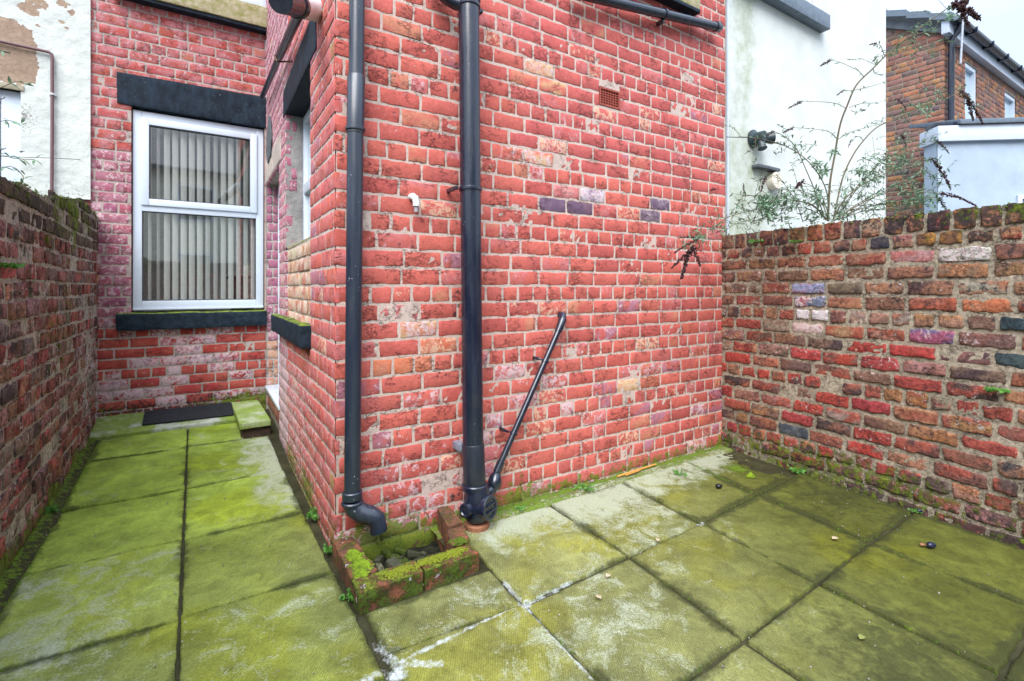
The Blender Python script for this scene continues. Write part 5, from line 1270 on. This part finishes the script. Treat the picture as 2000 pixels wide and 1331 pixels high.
# roof of interlocking tiles with stepped verge
m = MB()
for k in range(14):
    s_ = k * .30; z_ = 5.44 + .55 * s_; 
    m.hexa([p for z1_ in (-.05, .055) for (ss, dz) in ((s_ - .16, -.07), (s_ + .14, .055)) for p in (Vector(FL.w(ss, z_ + dz + z1_, .14).tolist()), Vector(FL.w(ss, z_ + dz + z1_, -9.4).tolist()))])
m.build('roof', M['slate'], fh, smooth=False)
m = MB(); m.hexa([Vector(FL.w(ss, z, o).tolist()) for z in (0,) for o in (.0,) for ss in (0,)] * 0 + [Vector(FL.w(ss, 5.20 + .55 * ss + z, o).tolist()) for z in (0, .13) for o in (.004, .05) for ss in (-.1, 4.0)])
m.build('verge_board', M['slate_dark'], fh, smooth=False)
ap = empty('aerial_pole', (7.0, 7.5, 3), 'slim pale pole standing in front of the far gutter', 'pole')
m = MB(); pa = at(1876, 125, 7.55); pb = at(1882, 22, 7.55); m.tube([pa, pb], .014, 12); m.build('pole', simple('galvanised_steel', (.42, .46, .52), .4, .15, 30), ap)
m = MB(); m.tube([at(1876, 92, 7.55), at(1868, 92, 7.75)], .012, 8); m.tube([at(1868, 26, 7.5), at(1893, 20, 7.6)], .010, 8); m.tube([pb, pb + Vector((0, 0, .06))], .012, 8); m.build('bracket', M['rust'], ap)
# lean-to extension in front of it
lt0 = at(1831, 300, 6.8); LF = Frame([lt0.x, lt0.y], [.995, -.1], [-.1, -.995])
le = empty('lean_to_extension', (lt0.x, lt0.y, 0), 'pale blue grey rendered extension with white fascia before the far brick house', 'extension')
gridwall('wall', LF, 0, 3.5, 0, 3.22, M['creamrender'], le, lambda t, z: np.ones((len(t), 3)) * np.array([.36, .44, .54]), lambda t, z: np.stack([0 * t, 0 * t + .05, 0 * t], -1), cell=.05, relief=.01, rsc=2)
m = MB(); m.fbox(LF, -.001, 3.5, 0, 3.22, -.25, -.02); m.build('wall_core', M['coreblue'], le, smooth=False)
m = MB(); m.fbox(LF, -.03, 3.6, 3.19, 3.40, -.3, .06); m.build('fascia', M['whitepaint'], le, bevel=.004)
m = MB(); m.fbox(LF, -.03, .26, 3.402, 3.46, -.2, .04); m.build('gutter_end', M['plastic_pipe'], le, bevel=.01)
for k in range(8):
    m = MB(); a = .22 + k * .44; m.hexa([LF.v(t, z, o) for (o, z) in ((.10, 3.405 + .0), (.10, 3.47)) for t in (a, a + .455)] + [LF.v(t, z, o) for (o, z) in ((-.9, 3.66), (-.9, 3.72)) for t in (a, a + .455)])
    m.build('roof_slate', M['slate'], le, bevel=.006)
wf = frame_rect(LF, .97 + .02, 2.2, 1.5, 2.44, .0, .03, .05).build('window', M['upvc'], le)
MB().fbox(LF, 1.0, 2.18, 1.52, 2.42, .001, .01).build('pane', M['slate'], wf, smooth=False)

# ================================================================== BUTTERFLY BUSH
def zp(X, Y): return 1280 + X / 2.772, Y / 2.772
bush = empty('butterfly_bush', at(1618, 440, 3.25), 'sparse straggly butterfly bush with brown seed heads growing behind the right garden wall', 'shrub')
Rb = random.Random(21)
def smoothpath(P, n=5):
    P = [Vector(p) for p in P]; out = []
    for i in range(len(P) - 1):
        p0 = P[max(i - 1, 0)]; p1 = P[i]; p2 = P[i + 1]; p3 = P[min(i + 2, len(P) - 1)]
        for k in range(n):
            t = k / n; out.append(.5 * ((2 * p1) + (p2 - p0) * t + (2 * p0 - 5 * p1 + 4 * p2 - p3) * t * t + (-p0 + 3 * p1 - 3 * p2 + p3) * t ** 3))
    out.append(P[-1]); return out
stems = MB(); leaves = MB()
def leaf(p, d, L, w, bend=.25):
    d = d.normalized(); s = d.cross(Vector((0, 0, 1)))
    if s.length < .1: s = d.cross(Vector((1, 0, 0)))
    s.normalize(); s = (s + Vector((Rb.uniform(-.6, .6), Rb.uniform(-.6, .6), Rb.uniform(-.6, .6)))).normalized(); u = s.cross(d).normalized()
    a = p; b = p + d * L * .35 - u * L * .02; c = p + d * L * .72 - u * L * bend * .4; e = p + d * L - u * L * bend
    leaves.add([a, b + s * w, b, b - s * w, c + s * w * .75, c, c - s * w * .75, e], [(0, 1, 2), (0, 2, 3), (1, 4, 5, 2), (2, 5, 6, 3), (4, 7, 5), (5, 7, 6)])
def tuft(p, n, L, spread=1.0, base=None):
    for _ in range(n):
        d = Vector((Rb.gauss(0, 1), Rb.gauss(0, 1), Rb.gauss(.1, .7)))
        if base is not None: d = d.normalized() * spread + base
        leaf(p + Vector((Rb.uniform(-.006, .006),) * 3), d, L * 1.3 * Rb.uniform(.5, 1.2), L * Rb.uniform(.14, .21))
def flower(p, d, L, r, nm='seed_head', par=None, droop=.5):
    b = MB(); n = max(24, int(L * 900)); d = d.normalized()
    for i in range(n):
        q = i / n; ax = p + d * L * q + Vector((0, 0, -droop * L * q * q)); rad = r * .8 * (1 - q * .75) * (0.5 + .8 * Rb.random())
        v = Vector((Rb.gauss(0, 1), Rb.gauss(0, 1), Rb.gauss(0, 1))).normalized() * rad; c = ax + v; e = r * Rb.uniform(.12, .30)
        x = Vector((Rb.gauss(0, 1), Rb.gauss(0, 1), Rb.gauss(0, 1))).normalized(); y = x.orthogonal().normalized(); z = x.cross(y)
        b.add([c + x * e * 1.6, c + y * e, c + z * e, c - y * e, c - z * e, c - x * e], [(0, 1, 2), (0, 2, 3), (0, 3, 4), (0, 4, 1), (5, 2, 1), (5, 3, 2), (5, 4, 3), (5, 1, 4)])
    b.tube([p, p + d * L * .5 + Vector((0, 0, -droop * L * .25)), p + d * L + Vector((0, 0, -droop * L))], [r * .16, r * .12, r * .05], 5)
    b.build(nm, M['flowerbrown'], par or bush, ang=80)
def branch(P, Z, r0, r1, leafy=.5, L=.030, tuftn=3, fl=None, twigs=0, step=.045, n0=0.0):
    """P in zoomed photo coordinates; Z list of depths interpolated along it"""
    pts = []
    for i, (X, Y) in enumerate(P):
        q = i / (len(P) - 1); z = Z[0] + (Z[1] - Z[0]) * q + (Rb.uniform(-.02, .02) if 0 < i < len(P) - 1 else 0); pts.append(at(*zp(X, Y), z))
    sp_ = smoothpath(pts, 5); n = len(sp_); stems.tube(sp_, [(r0 + (r1 - r0) * i / (n - 1)) * .72 for i in range(n)], 7)
    acc = 0
    for i in range(1, n):
        acc += (sp_[i] - sp_[i - 1]).length
        if acc > step:
            acc = 0
            q = i / n
            if q < n0: continue
            if Rb.random() < leafy: tuft(sp_[i], tuftn, L, .8, (sp_[i] - sp_[i - 1]).normalized() * .6)
            for _t in range(2):
              if twigs and Rb.random() < twigs * 1.8:
                d = Vector((Rb.gauss(0, 1), Rb.gauss(0, .5), Rb.gauss(.25, .6))).normalized() * Rb.uniform(.05, .20); e = sp_[i] + d + Vector((0, 0, -.02)); md_ = sp_[i] + d * .5 + Vector((0, 0, .012))
                stems.tube([sp_[i], md_, e], [.0014, .0011, .0007], 5); tuft(e, 4, L * .7); tuft(md_, 3, L * .6); tuft(sp_[i].lerp(md_, .5), 2, L * .5); tuft(e.lerp(md_, .5), 3, L * .6)
                if Rb.random() < .25: flower(e, d, .035, .007)
    if fl:
        X, Y = fl[0]; e = at(*zp(X, Y), Z[1] + fl[3] if len(fl) > 3 else Z[1]); flower(sp_[-1], e - sp_[-1], (e - sp_[-1]).length, fl[1], droop=fl[2])
    return sp_
z0_ = 3.22
branch([(935, 1200), (945, 1000), (970, 850), (1000, 680), (1040, 570), (1090, 460), (1180, 370), (1260, 290), (1370, 200), (1450, 140), (1560, 60), (1620, 18)], (z0_, 2.95), .0095, .0035, .70, .032, 4, ((1755, 60), .035, .35), .26, .05, .55)
for P, Z, f in (([(1035, 590), (990, 565), (930, 555), (850, 550), (790, 553)], (3.1, 2.95), ((720, 580), .013, .1)), ([(1130, 420), (1100, 385), (1060, 365), (1000, 338), (950, 328)], (3.05, 2.9), ((893, 352), .014, .1)),
                ([(1050, 585), (1085, 570), (1130, 560), (1190, 558), (1250, 545)], (3.1, 3.3), None), ([(985, 755), (950, 720), (900, 705), (830, 697), (745, 692)], (3.15, 3.0), ((690, 715), .013, .1)),
                ([(990, 755), (1040, 725), (1090, 705), (1150, 690), (1245, 662)], (3.15, 3.4), None), ([(1075, 490), (1120, 480), (1180, 465), (1240, 445)], (3.05, 3.2), None), ([(1075, 490), (1050, 492), (1020, 492)], (3.05, 2.95), ((985, 508), .012, .2)),
                ([(1180, 372), (1190, 400), (1225, 405)], (3.0, 3.1), None), ([(1200, 355), (1180, 330)], (3.0, 3.0), ((1190, 322), .010, 0)), ([(1240, 300), (1220, 250), (1200, 240)], (3, 2.9), ((1160, 238), .013, .1)),
                ([(1130, 765), (1100, 740), (1060, 760)], (3.3, 3.2), ((1045, 795), .010, .2)), ([(1060, 600), (1090, 610), (1115, 600)], (3.1, 3.2), ((1140, 595), .010, 0))):
    branch(P, Z, .003, .0013, .75, .022, 2, f, .0, .032)
branch([(965, 1190), (1010, 980), (1060, 860), (1120, 770), (1200, 690), (1290, 650), (1400, 600), (1480, 560), (1560, 540), (1650, 498)], (z0_, 3.35), .0075, .003, .6, .036, 4, ((1775, 590), .022, .55), .32, .045, .5)
branch([(935, 1190), (930, 1050), (880, 940), (800, 850), (700, 790), (620, 765), (540, 748), (450, 740)], (z0_, 2.95), .0055, .0016, .35, .03, 2, None, .18, .05, .35)
branch([(960, 1195), (1010, 1100), (1080, 1030), (1180, 970), (1280, 930), (1400, 900), (1500, 865)], (z0_, 3.1), .006, .0025, .65, .036, 4, ((1600, 960), .022, .5), .4, .04, .35)
branch([(970, 1195), (1050, 1140), (1150, 1085), (1240, 1050), (1400, 1040), (1540, 1050)], (z0_, 3.05), .006, .0025, .55, .034, 4, ((1740, 1060), .017, .3), .35, .04, .3)
branch([(990, 1195), (1060, 1150), (1200, 1110), (1350, 1090), (1490, 1070), (1540, 1080)], (z0_, 3.1), .005, .0025, .95, .034, 5, ((1580, 1130), .018, .6), .3, .03, .3)
hang = branch([(925, 1195), (850, 1110), (700, 1085), (560, 1130), (400, 1175), (310, 1240), (240, 1290)], (z0_, 2.95), .005, .002, .35, .034, 3, None, .15, .045, .3)
branch([(920, 1190), (870, 1050), (820, 930), (760, 800), (700, 740), (640, 712)], (z0_, 3.05), .005, .002, .7, .034, 3, ((600, 735), .012, .2), .2, .045, .4)
branch([(800, 1205), (760, 1090), (700, 1000), (655, 945)], (3.2, 3.05), .0035, .0018, .8, .028, 4, None, .3, .035)
branch([(935, 1190), (900, 1100), (830, 1050), (760, 1030), (700, 1060), (600, 1110), (540, 1100)], (z0_, 3.0), .004, .0018, .8, .04, 4, None, .3, .03)
branch([(945, 1190), (900, 1060), (850, 1010), (800, 990)], (z0_, 3.0), .004, .002, .6, .034, 3, ((760, 990), .024, .8), .2, .04, .3)
branch([(990, 1190), (1010, 1120), (1040, 1060), (1090, 1050), (1130, 1110), (1160, 1190)], (z0_, 3.3), .0035, .0015, .4, .03, 3, None, .2)
branch([(1140, 1190), (1135, 1000), (1140, 800)], (3.4, 3.4), .002, .0012, .1); branch([(1180, 1190), (1190, 900), (1175, 740)], (3.4, 3.45), .002, .0012, .1)
branch([(1010, 1190), (1200, 1060), (1350, 980), (1450, 930)], (z0_, 3.5), .004, .0018, .6, .034, 3, None, .3)
branch([(480, 1150), (470, 1090), (478, 1050)], (3.0, 3.0), .002, .0012, .4, .02, 2, ((478, 995), .011, 0)); branch([(620, 1060), (540, 1060), (420, 1050)], (3.0, 3.0), .0022, .0012, .8, .024, 3)
branch([(640, 1100), (600, 1050), (560, 1030)], (3.0, 2.95), .002, .0012, .9, .03, 4); branch([(660, 960), (600, 960)], (3.0, 2.95), .002, .0012, .3, .02, 2, ((570, 1010), .016, .6))
for (P, Z, f) in (([(980, 1190), (1100, 1000), (1250, 860), (1400, 790), (1520, 760)], (z0_, 3.3), ((1590, 800), .014, .4)), ([(985, 1190), (1080, 1040), (1200, 900), (1300, 780), (1340, 740)], (z0_, 3.35), ((1360, 800), .012, .4)),
                  ([(975, 1190), (1120, 1090), (1300, 1000), (1460, 970), (1560, 985)], (z0_, 3.15), None), ([(940, 1190), (820, 1130), (680, 1130), (560, 1190), (440, 1210), (330, 1290)], (z0_, 2.9), None),
                  ([(930, 1190), (860, 1120), (760, 1090), (640, 1100), (520, 1060)], (z0_, 3.0), None), ([(990, 1190), (1150, 1140), (1330, 1130), (1450, 1110)], (z0_, 3.1), None), ([(1240, 300), (1330, 270), (1440, 260), (1540, 230)], (3.0, 3.0), None), ([(1370, 200), (1440, 180), (1520, 175)], (2.97, 2.95), None)):
    branch(P, Z, .0038, .0016, .85, .032, 4, f, .30, .034)
# leafy knots at the foot of the bush and the tip hanging over the wall
for (X, Y, Z, n, L, sp2) in ((600, 1110, 3.0, 40, .034, 38), (620, 1160, 3.0, 30, .036, 35), (870, 1060, 3.05, 14, .040, 30), (720, 1090, 3.05, 26, .030, 60), (1180, 950, 3.3, 18, .030, 50), (1110, 930, 3.25, 12, .034, 20), (860, 1180, 3.15, 24, .030, 50), (700, 1190, 3.1, 24, .032, 60),
                          (1450, 1090, 3.1, 46, .030, 110), (1290, 900, 3.2, 22, .028, 50), (970, 820, 3.1, 8, .032, 20), (790, 800, 3.05, 10, .03, 60), (1600, 90, 2.95, 14, .03, 30), (1440, 590, 3.3, 16, .03, 60), (880, 890, 3.1, 14, .036, 40), (910, 930, 3.1, 12, .036, 30), (240, 1285, 2.95, 34, .026, 60), (340, 1220, 2.95, 16, .024, 60), (170, 1330, 2.95, 10, .022, 30), (1000, 1170, 3.2, 20, .026, 60), (1330, 880, 3.2, 20, .028, 70)):
    for _ in range(int(n * 3.0)):
        leafp = at(*zp(X + Rb.gauss(0, sp2 * .5), Y + Rb.gauss(0, sp2 * .4)), Z + Rb.uniform(-.08, .08)); tuft(leafp, 1, L)
stems.build('stem', M['bark'], bush, ang=80); leaves.build('foliage', M['leaf'], bush, ang=80, smooth=True)
for (X, Y, X2, Y2, r) in ((240, 1290, 130, 1270, .014), (230, 1300, 100, 1350, .015), (215, 1345, 85, 1430, .020), (190, 1350, 140, 1490, .026), (200, 1340, 245, 1430, .020), (300, 1030, 330, 1020, .012)):
    a = at(*zp(X, Y), 2.95); b_ = at(*zp(X2, Y2), 2.93); flower(a, b_ - a, (b_ - a).length, r, droop=.15)
flower(at(*zp(1610, 40), 2.95), Vector((.7, 0, .35)), .10, .03, droop=.1); flower(at(*zp(1630, 30), 2.95), Vector((.6, .1, -.6)), .13, .026, droop=.2); flower(at(*zp(1680, 510), 3.35), Vector((.3, 0, -.9)), .17, .020, droop=.1); flower(at(*zp(1330, 730), 3.3), Vector((.5, 0, -.6)), .06, .014); flower(at(*zp(1310, 540), 3.3), Vector((.5, 0, -.3)), .07, .013)
# shrub tip poking in on the far left
leaves = MB(); stems = MB()
b2 = empty('butterfly_bush', W1.v(2.2, 1.5, .3), 'few green shrub sprigs with brown seed heads poking in over the left wall', 'shrub')
def P2(x, y, Z=2.9): return at(x, y, Z)
for path in ([(-70, 120), (-20, 98), (20, 103)], [(-60, 190), (0, 172), (30, 160), (52, 165)], [(-60, 260), (0, 238), (20, 236), (38, 242)], [(-60, 300), (0, 303), (30, 310), (66, 312)], [(-30, 340), (20, 325), (45, 345), (40, 360)]):
    sp_ = smoothpath([P2(*p) for p in path], 4); stems.tube(sp_, .0022, 6)
    for q in sp_[3::3]: tuft(q, 3, .045, .8, Vector((.6, 0, -.1)))
for (x, y, x2, y2) in ((-12, 98, 20, 104), (0, 196, 10, 190), (12, 290, -10, 296), (38, 297, 48, 296), (30, 330, 42, 340)):
    a = P2(x, y); e = P2(x2, y2); flower(a, e - a, max((e - a).length, .03), .008, par=b2, droop=.0)
stems.build('stem', M['bark'], b2, ang=80); leaves.build('foliage', M['leaf'], b2, ang=80)

# ================================================================== WEEDS, LITTER
Rw = random.Random(8)
def weed(p, nlv, L, label, up=.7, wide=.22, grp='weeds in the joints and wall feet'):
    global leaves, Rb
    e = empty('weed', p, label, 'weed', grp); b = MB(); st = MB()
    for _ in range(nlv):
        a = Rw.uniform(0, 6.283); d = Vector((math.cos(a), math.sin(a), up * Rw.uniform(.5, 1.5))).normalized(); Ls = L * Rw.uniform(.4, 1.0)
        q = p + d * Ls; st.tube([p, p + d * Ls * .5 + Vector((0, 0, Ls * .08)), q], [.0012, .001, .0007], 5)
        for k in range(3):
            dd_ = (d + Vector((Rw.gauss(0, .7), Rw.gauss(0, .7), Rw.gauss(0, .4)))).normalized(); l = L * Rw.uniform(.25, .5); s = dd_.orthogonal().normalized(); w = l * wide * 1.3
            o_ = p.lerp(q, Rw.uniform(.5, 1)); b.add([o_, o_ + dd_ * l * .5 + s * w, o_ + dd_ * l * .5 - s * w, o_ + dd_ * l + Vector((0, 0, -l * .2))], [(0, 1, 3), (0, 3, 2)])
    st.build('stem', M['weed'], e, ang=80); b.build('leaf_cluster', M['weed'], e, ang=80)
weed(gpx(92, 1006), 26, .055, 'ferny green weed at the foot of the left wall, nearest of the pair there', wide=.3)
weed(gpx(128, 920), 22, .05, 'green weed at the foot of the left wall beside the second slab joint', wide=.3)
weed(gpx(1143, 958), 16, .075, 'star shaped grassy weed at the foot of the red wall right of the waste pipe', up=.45, wide=.10)
weed(gpx(1328, 928), 20, .055, 'small bushy weed growing from the pale slab near the red wall', up=.5, wide=.16)
weed(gpx(616, 1018), 20, .07, 'tall leafy weed at the foot of the side wall above the gully', up=1.2)
weed(gpx(646, 1080), 16, .045, 'small round leaved weed beside the left edge of the gully', up=.8, wide=.35)
weed(gpx(680, 1170), 14, .04, 'bright weed at the front left corner of the gully surround', up=.6, wide=.4)
weed(gpx(1558, 922), 26, .055, 'low weed in the joint at the foot of the right wall', up=.4, wide=.25)
weed(gpx(585, 935), 12, .05, 'thin dry weed at the side wall foot beyond the doorstep', up=1.0, wide=.12)
weed(gpx(1016, 995), 14, .030, 'tiny weed at the red wall foot just right of the soil pipe', up=.5, wide=.3)
weed(gpx(1790, 1000), 14, .03, 'tiny bright sprout in the gap below the right wall', up=.4, wide=.4)
weed(RW.v(*RW.px(1480, 474), .02), 18, .05, 'yellow green fern sprout on the coping of the right wall', up=.3, wide=.3)
weed(RW.v(*RW.px(1950, 760), .015), 22, .05, 'bright trailing sprout growing out of the right wall face', up=.0, wide=.4)
weed(RW.v(*RW.px(1560, 472), .02), 16, .045, 'grey green succulent tuft on the right wall coping', up=.1, wide=.3)
weed(LW.v(*LW.px(6, 520), .02), 30, .045, 'pale green tuft growing out of the left wall at the frame edge', up=.1, wide=.4)
def pebble(x, y, r, mat, label, cat='pebble', sq=(1, .75, .7), z=.006, name='pebble', seed=1):
    p = gpx(x, y, z); b = MB(); R = random.Random(seed); n1, n2 = 10, 14; vs = []; fs = []
    for i in range(n1 + 1):
        for j in range(n2):
            th = math.pi * i / n1; ph = 2 * math.pi * j / n2; k = r * (1 + .12 * math.sin(3 * ph + seed) * math.sin(th)); vs.append(p + Vector((k * sq[0] * math.sin(th) * math.cos(ph), k * sq[1] * math.sin(th) * math.sin(ph), r * sq[2] * (.7 + math.cos(th)))))
    for i in range(n1):
        for j in range(n2): fs.append((i * n2 + j, i * n2 + (j + 1) % n2, (i + 1) * n2 + (j + 1) % n2, (i + 1) * n2 + j))
    b.add(vs, fs); o = b.build(name, mat, ang=80); tag(o, label, cat); return o
pebble(1404, 953, .020, M['blackstone'], 'black glossy pebble on the mossy slab near the red wall')
pebble(1818, 1069, .020, M['bluestone'], 'dark blue glossy pebble beside a scrap of orange leaf on the slab', seed=3)
pebble(1796, 1000, .012, M['bluestone'], 'tiny blue pebble in the gap at the foot of the right wall', seed=4)
p_ = gpx(1466, 930); v_ = np.array([p_.x, p_.y]) - C
mc_ = moss('moss_clump', [(float(v_ @ d1), float(v_ @ nn), .0, .03, .022, 0)], M['mossfluff'], None, 420, 9, .020, .004); tag(mc_, 'bright green moss clump on the corner slab near both walls', 'moss clump')
def dleaf(x, y, L, label, mat, a=0, name='dead_leaf', cat='leaf'):
    p = gpx(x, y, .008); b = MB(); d = Vector((math.cos(a), math.sin(a), .0)); s = Vector((-d.y, d.x, 0))
    row = [(-.5, 0), (-.25, .26), (.05, .34), (.3, .22), (.5, 0)]; vs = []
    for (k, w) in row: vs += [p + d * L * k + s * L * w + Vector((0, 0, .004 + w * .012)), p + d * L * k + Vector((0, 0, .001)), p + d * L * k - s * L * w + Vector((0, 0, .003 + w * .01))]
    fs = []
    for i in range(4): fs += [(i * 3, i * 3 + 3, i * 3 + 4, i * 3 + 1), (i * 3 + 1, i * 3 + 4, i * 3 + 5, i * 3 + 2)]
    b.add(vs, fs); o = b.build(name, mat, ang=80)
    sm = o.modifiers.new('thick', 'SOLIDIFY'); sm.thickness = .0006
    tag(o, label, cat); return o
dleaf(1803, 1066, .03, 'orange leaf scrap touching the dark blue pebble', M['terracotta'], .3)
dleaf(1188, 1126, .030, 'pinkish tan leaf on the big slab, farther of its pair', M['deadleaf'], .8)
dleaf(1169, 1168, .032, 'tan leaf on the big slab, nearer of its pair', M['deadleaf'], 2.1)
dleaf(1285, 1056, .030, 'pale leaf standing in the joint left of centre of the yard', M['deadleaf'], 1.2)
dleaf(1631, 1053, .035, 'brown curled leaf lying by the joint in the right of the yard', M['deadleaf'], .2)
dleaf(1683, 1247, .030, 'olive leaf scrap on the black stained slab', simple('olive_leaf', (.20, .22, .06), .8), .6)
b = MB(); b.tube([gpx(1206, 931, .012), gpx(1240, 920, .016), gpx(1281, 907, .012)], [.006, .007, .005], 8); b.tube([gpx(1222, 929, .012), gpx(1250, 919, .018)], [.004, .003], 6)
so2 = b.build('straw_stalk', M['straw']); tag(so2, 'orange dry stalk lying along the foot of the red wall', 'stalk')
b = MB(); pts_ = [(905, 1098), (930, 1094), (870, 1112), (830, 1128), (790, 1141), (750, 1158)]
b.tube([gpx(915, 1112, .004), gpx(880, 1124, .006), (gpx(835, 1140, .005)), gpx(790, 1155, .005)], [.003, .005, .005, .002], 6)
tag(b.build('mortar_crumb', simple('sandy_mortar', (.42, .32, .20), .9, .2, 60)), 'strip of sandy mortar along the front foot of the gully surround', 'mortar strip')
# small grit and crumbs scattered over the slabs and joints
b = MB(); Rg = random.Random(77)
for _ in range(520):
    if Rg.random() < .45: t, s = Rg.uniform(-1.15, -.05), Rg.uniform(-1.2, 2.4)
    else: t, s = Rg.uniform(0.0, 2.7), Rg.uniform(-2.0, -.08)
    if t < .55 and t > -.03 and s > -.47: continue
    r = Rg.uniform(.0012, .0038) * (1.3 if Rg.random() < .1 else 1); p = ts(t, s, float(gz(s)) + r * .4)
    x = Vector((Rg.gauss(0, 1), Rg.gauss(0, 1), Rg.gauss(0, .4))).normalized(); y = x.orthogonal().normalized(); z = x.cross(y)
    b.add([p + x * r * 1.5, p + y * r, p + z * r, p - y * r, p - z * r, p - x * r], [(0, 1, 2), (0, 2, 3), (0, 3, 4), (0, 4, 1), (5, 2, 1), (5, 3, 2), (5, 4, 3), (5, 1, 4)])
kind(b.build('grit', simple('mixed_grit', (.40, .38, .33), .9, .4, 8, .3, 0, (.03, .03, .025)), ang=10), 'stuff')['label'] = 'fine grit scattered over the paving'

# ------------------------------------------------------------------ origins of single-mesh things at their own base
for o in list(scn.objects):
    if o.type == 'MESH' and o.parent is None and o.get('kind') != 'structure' and not o.children:
        n = len(o.data.vertices); co = np.empty(n * 3, np.float32); o.data.vertices.foreach_get('co', co); co = co.reshape(-1, 3)
        c = Vector(((co[:, 0].min() + co[:, 0].max()) / 2, (co[:, 1].min() + co[:, 1].max()) / 2, co[:, 2].min()))
        o.data.transform(Matrix.Translation(-c)); o.location = c
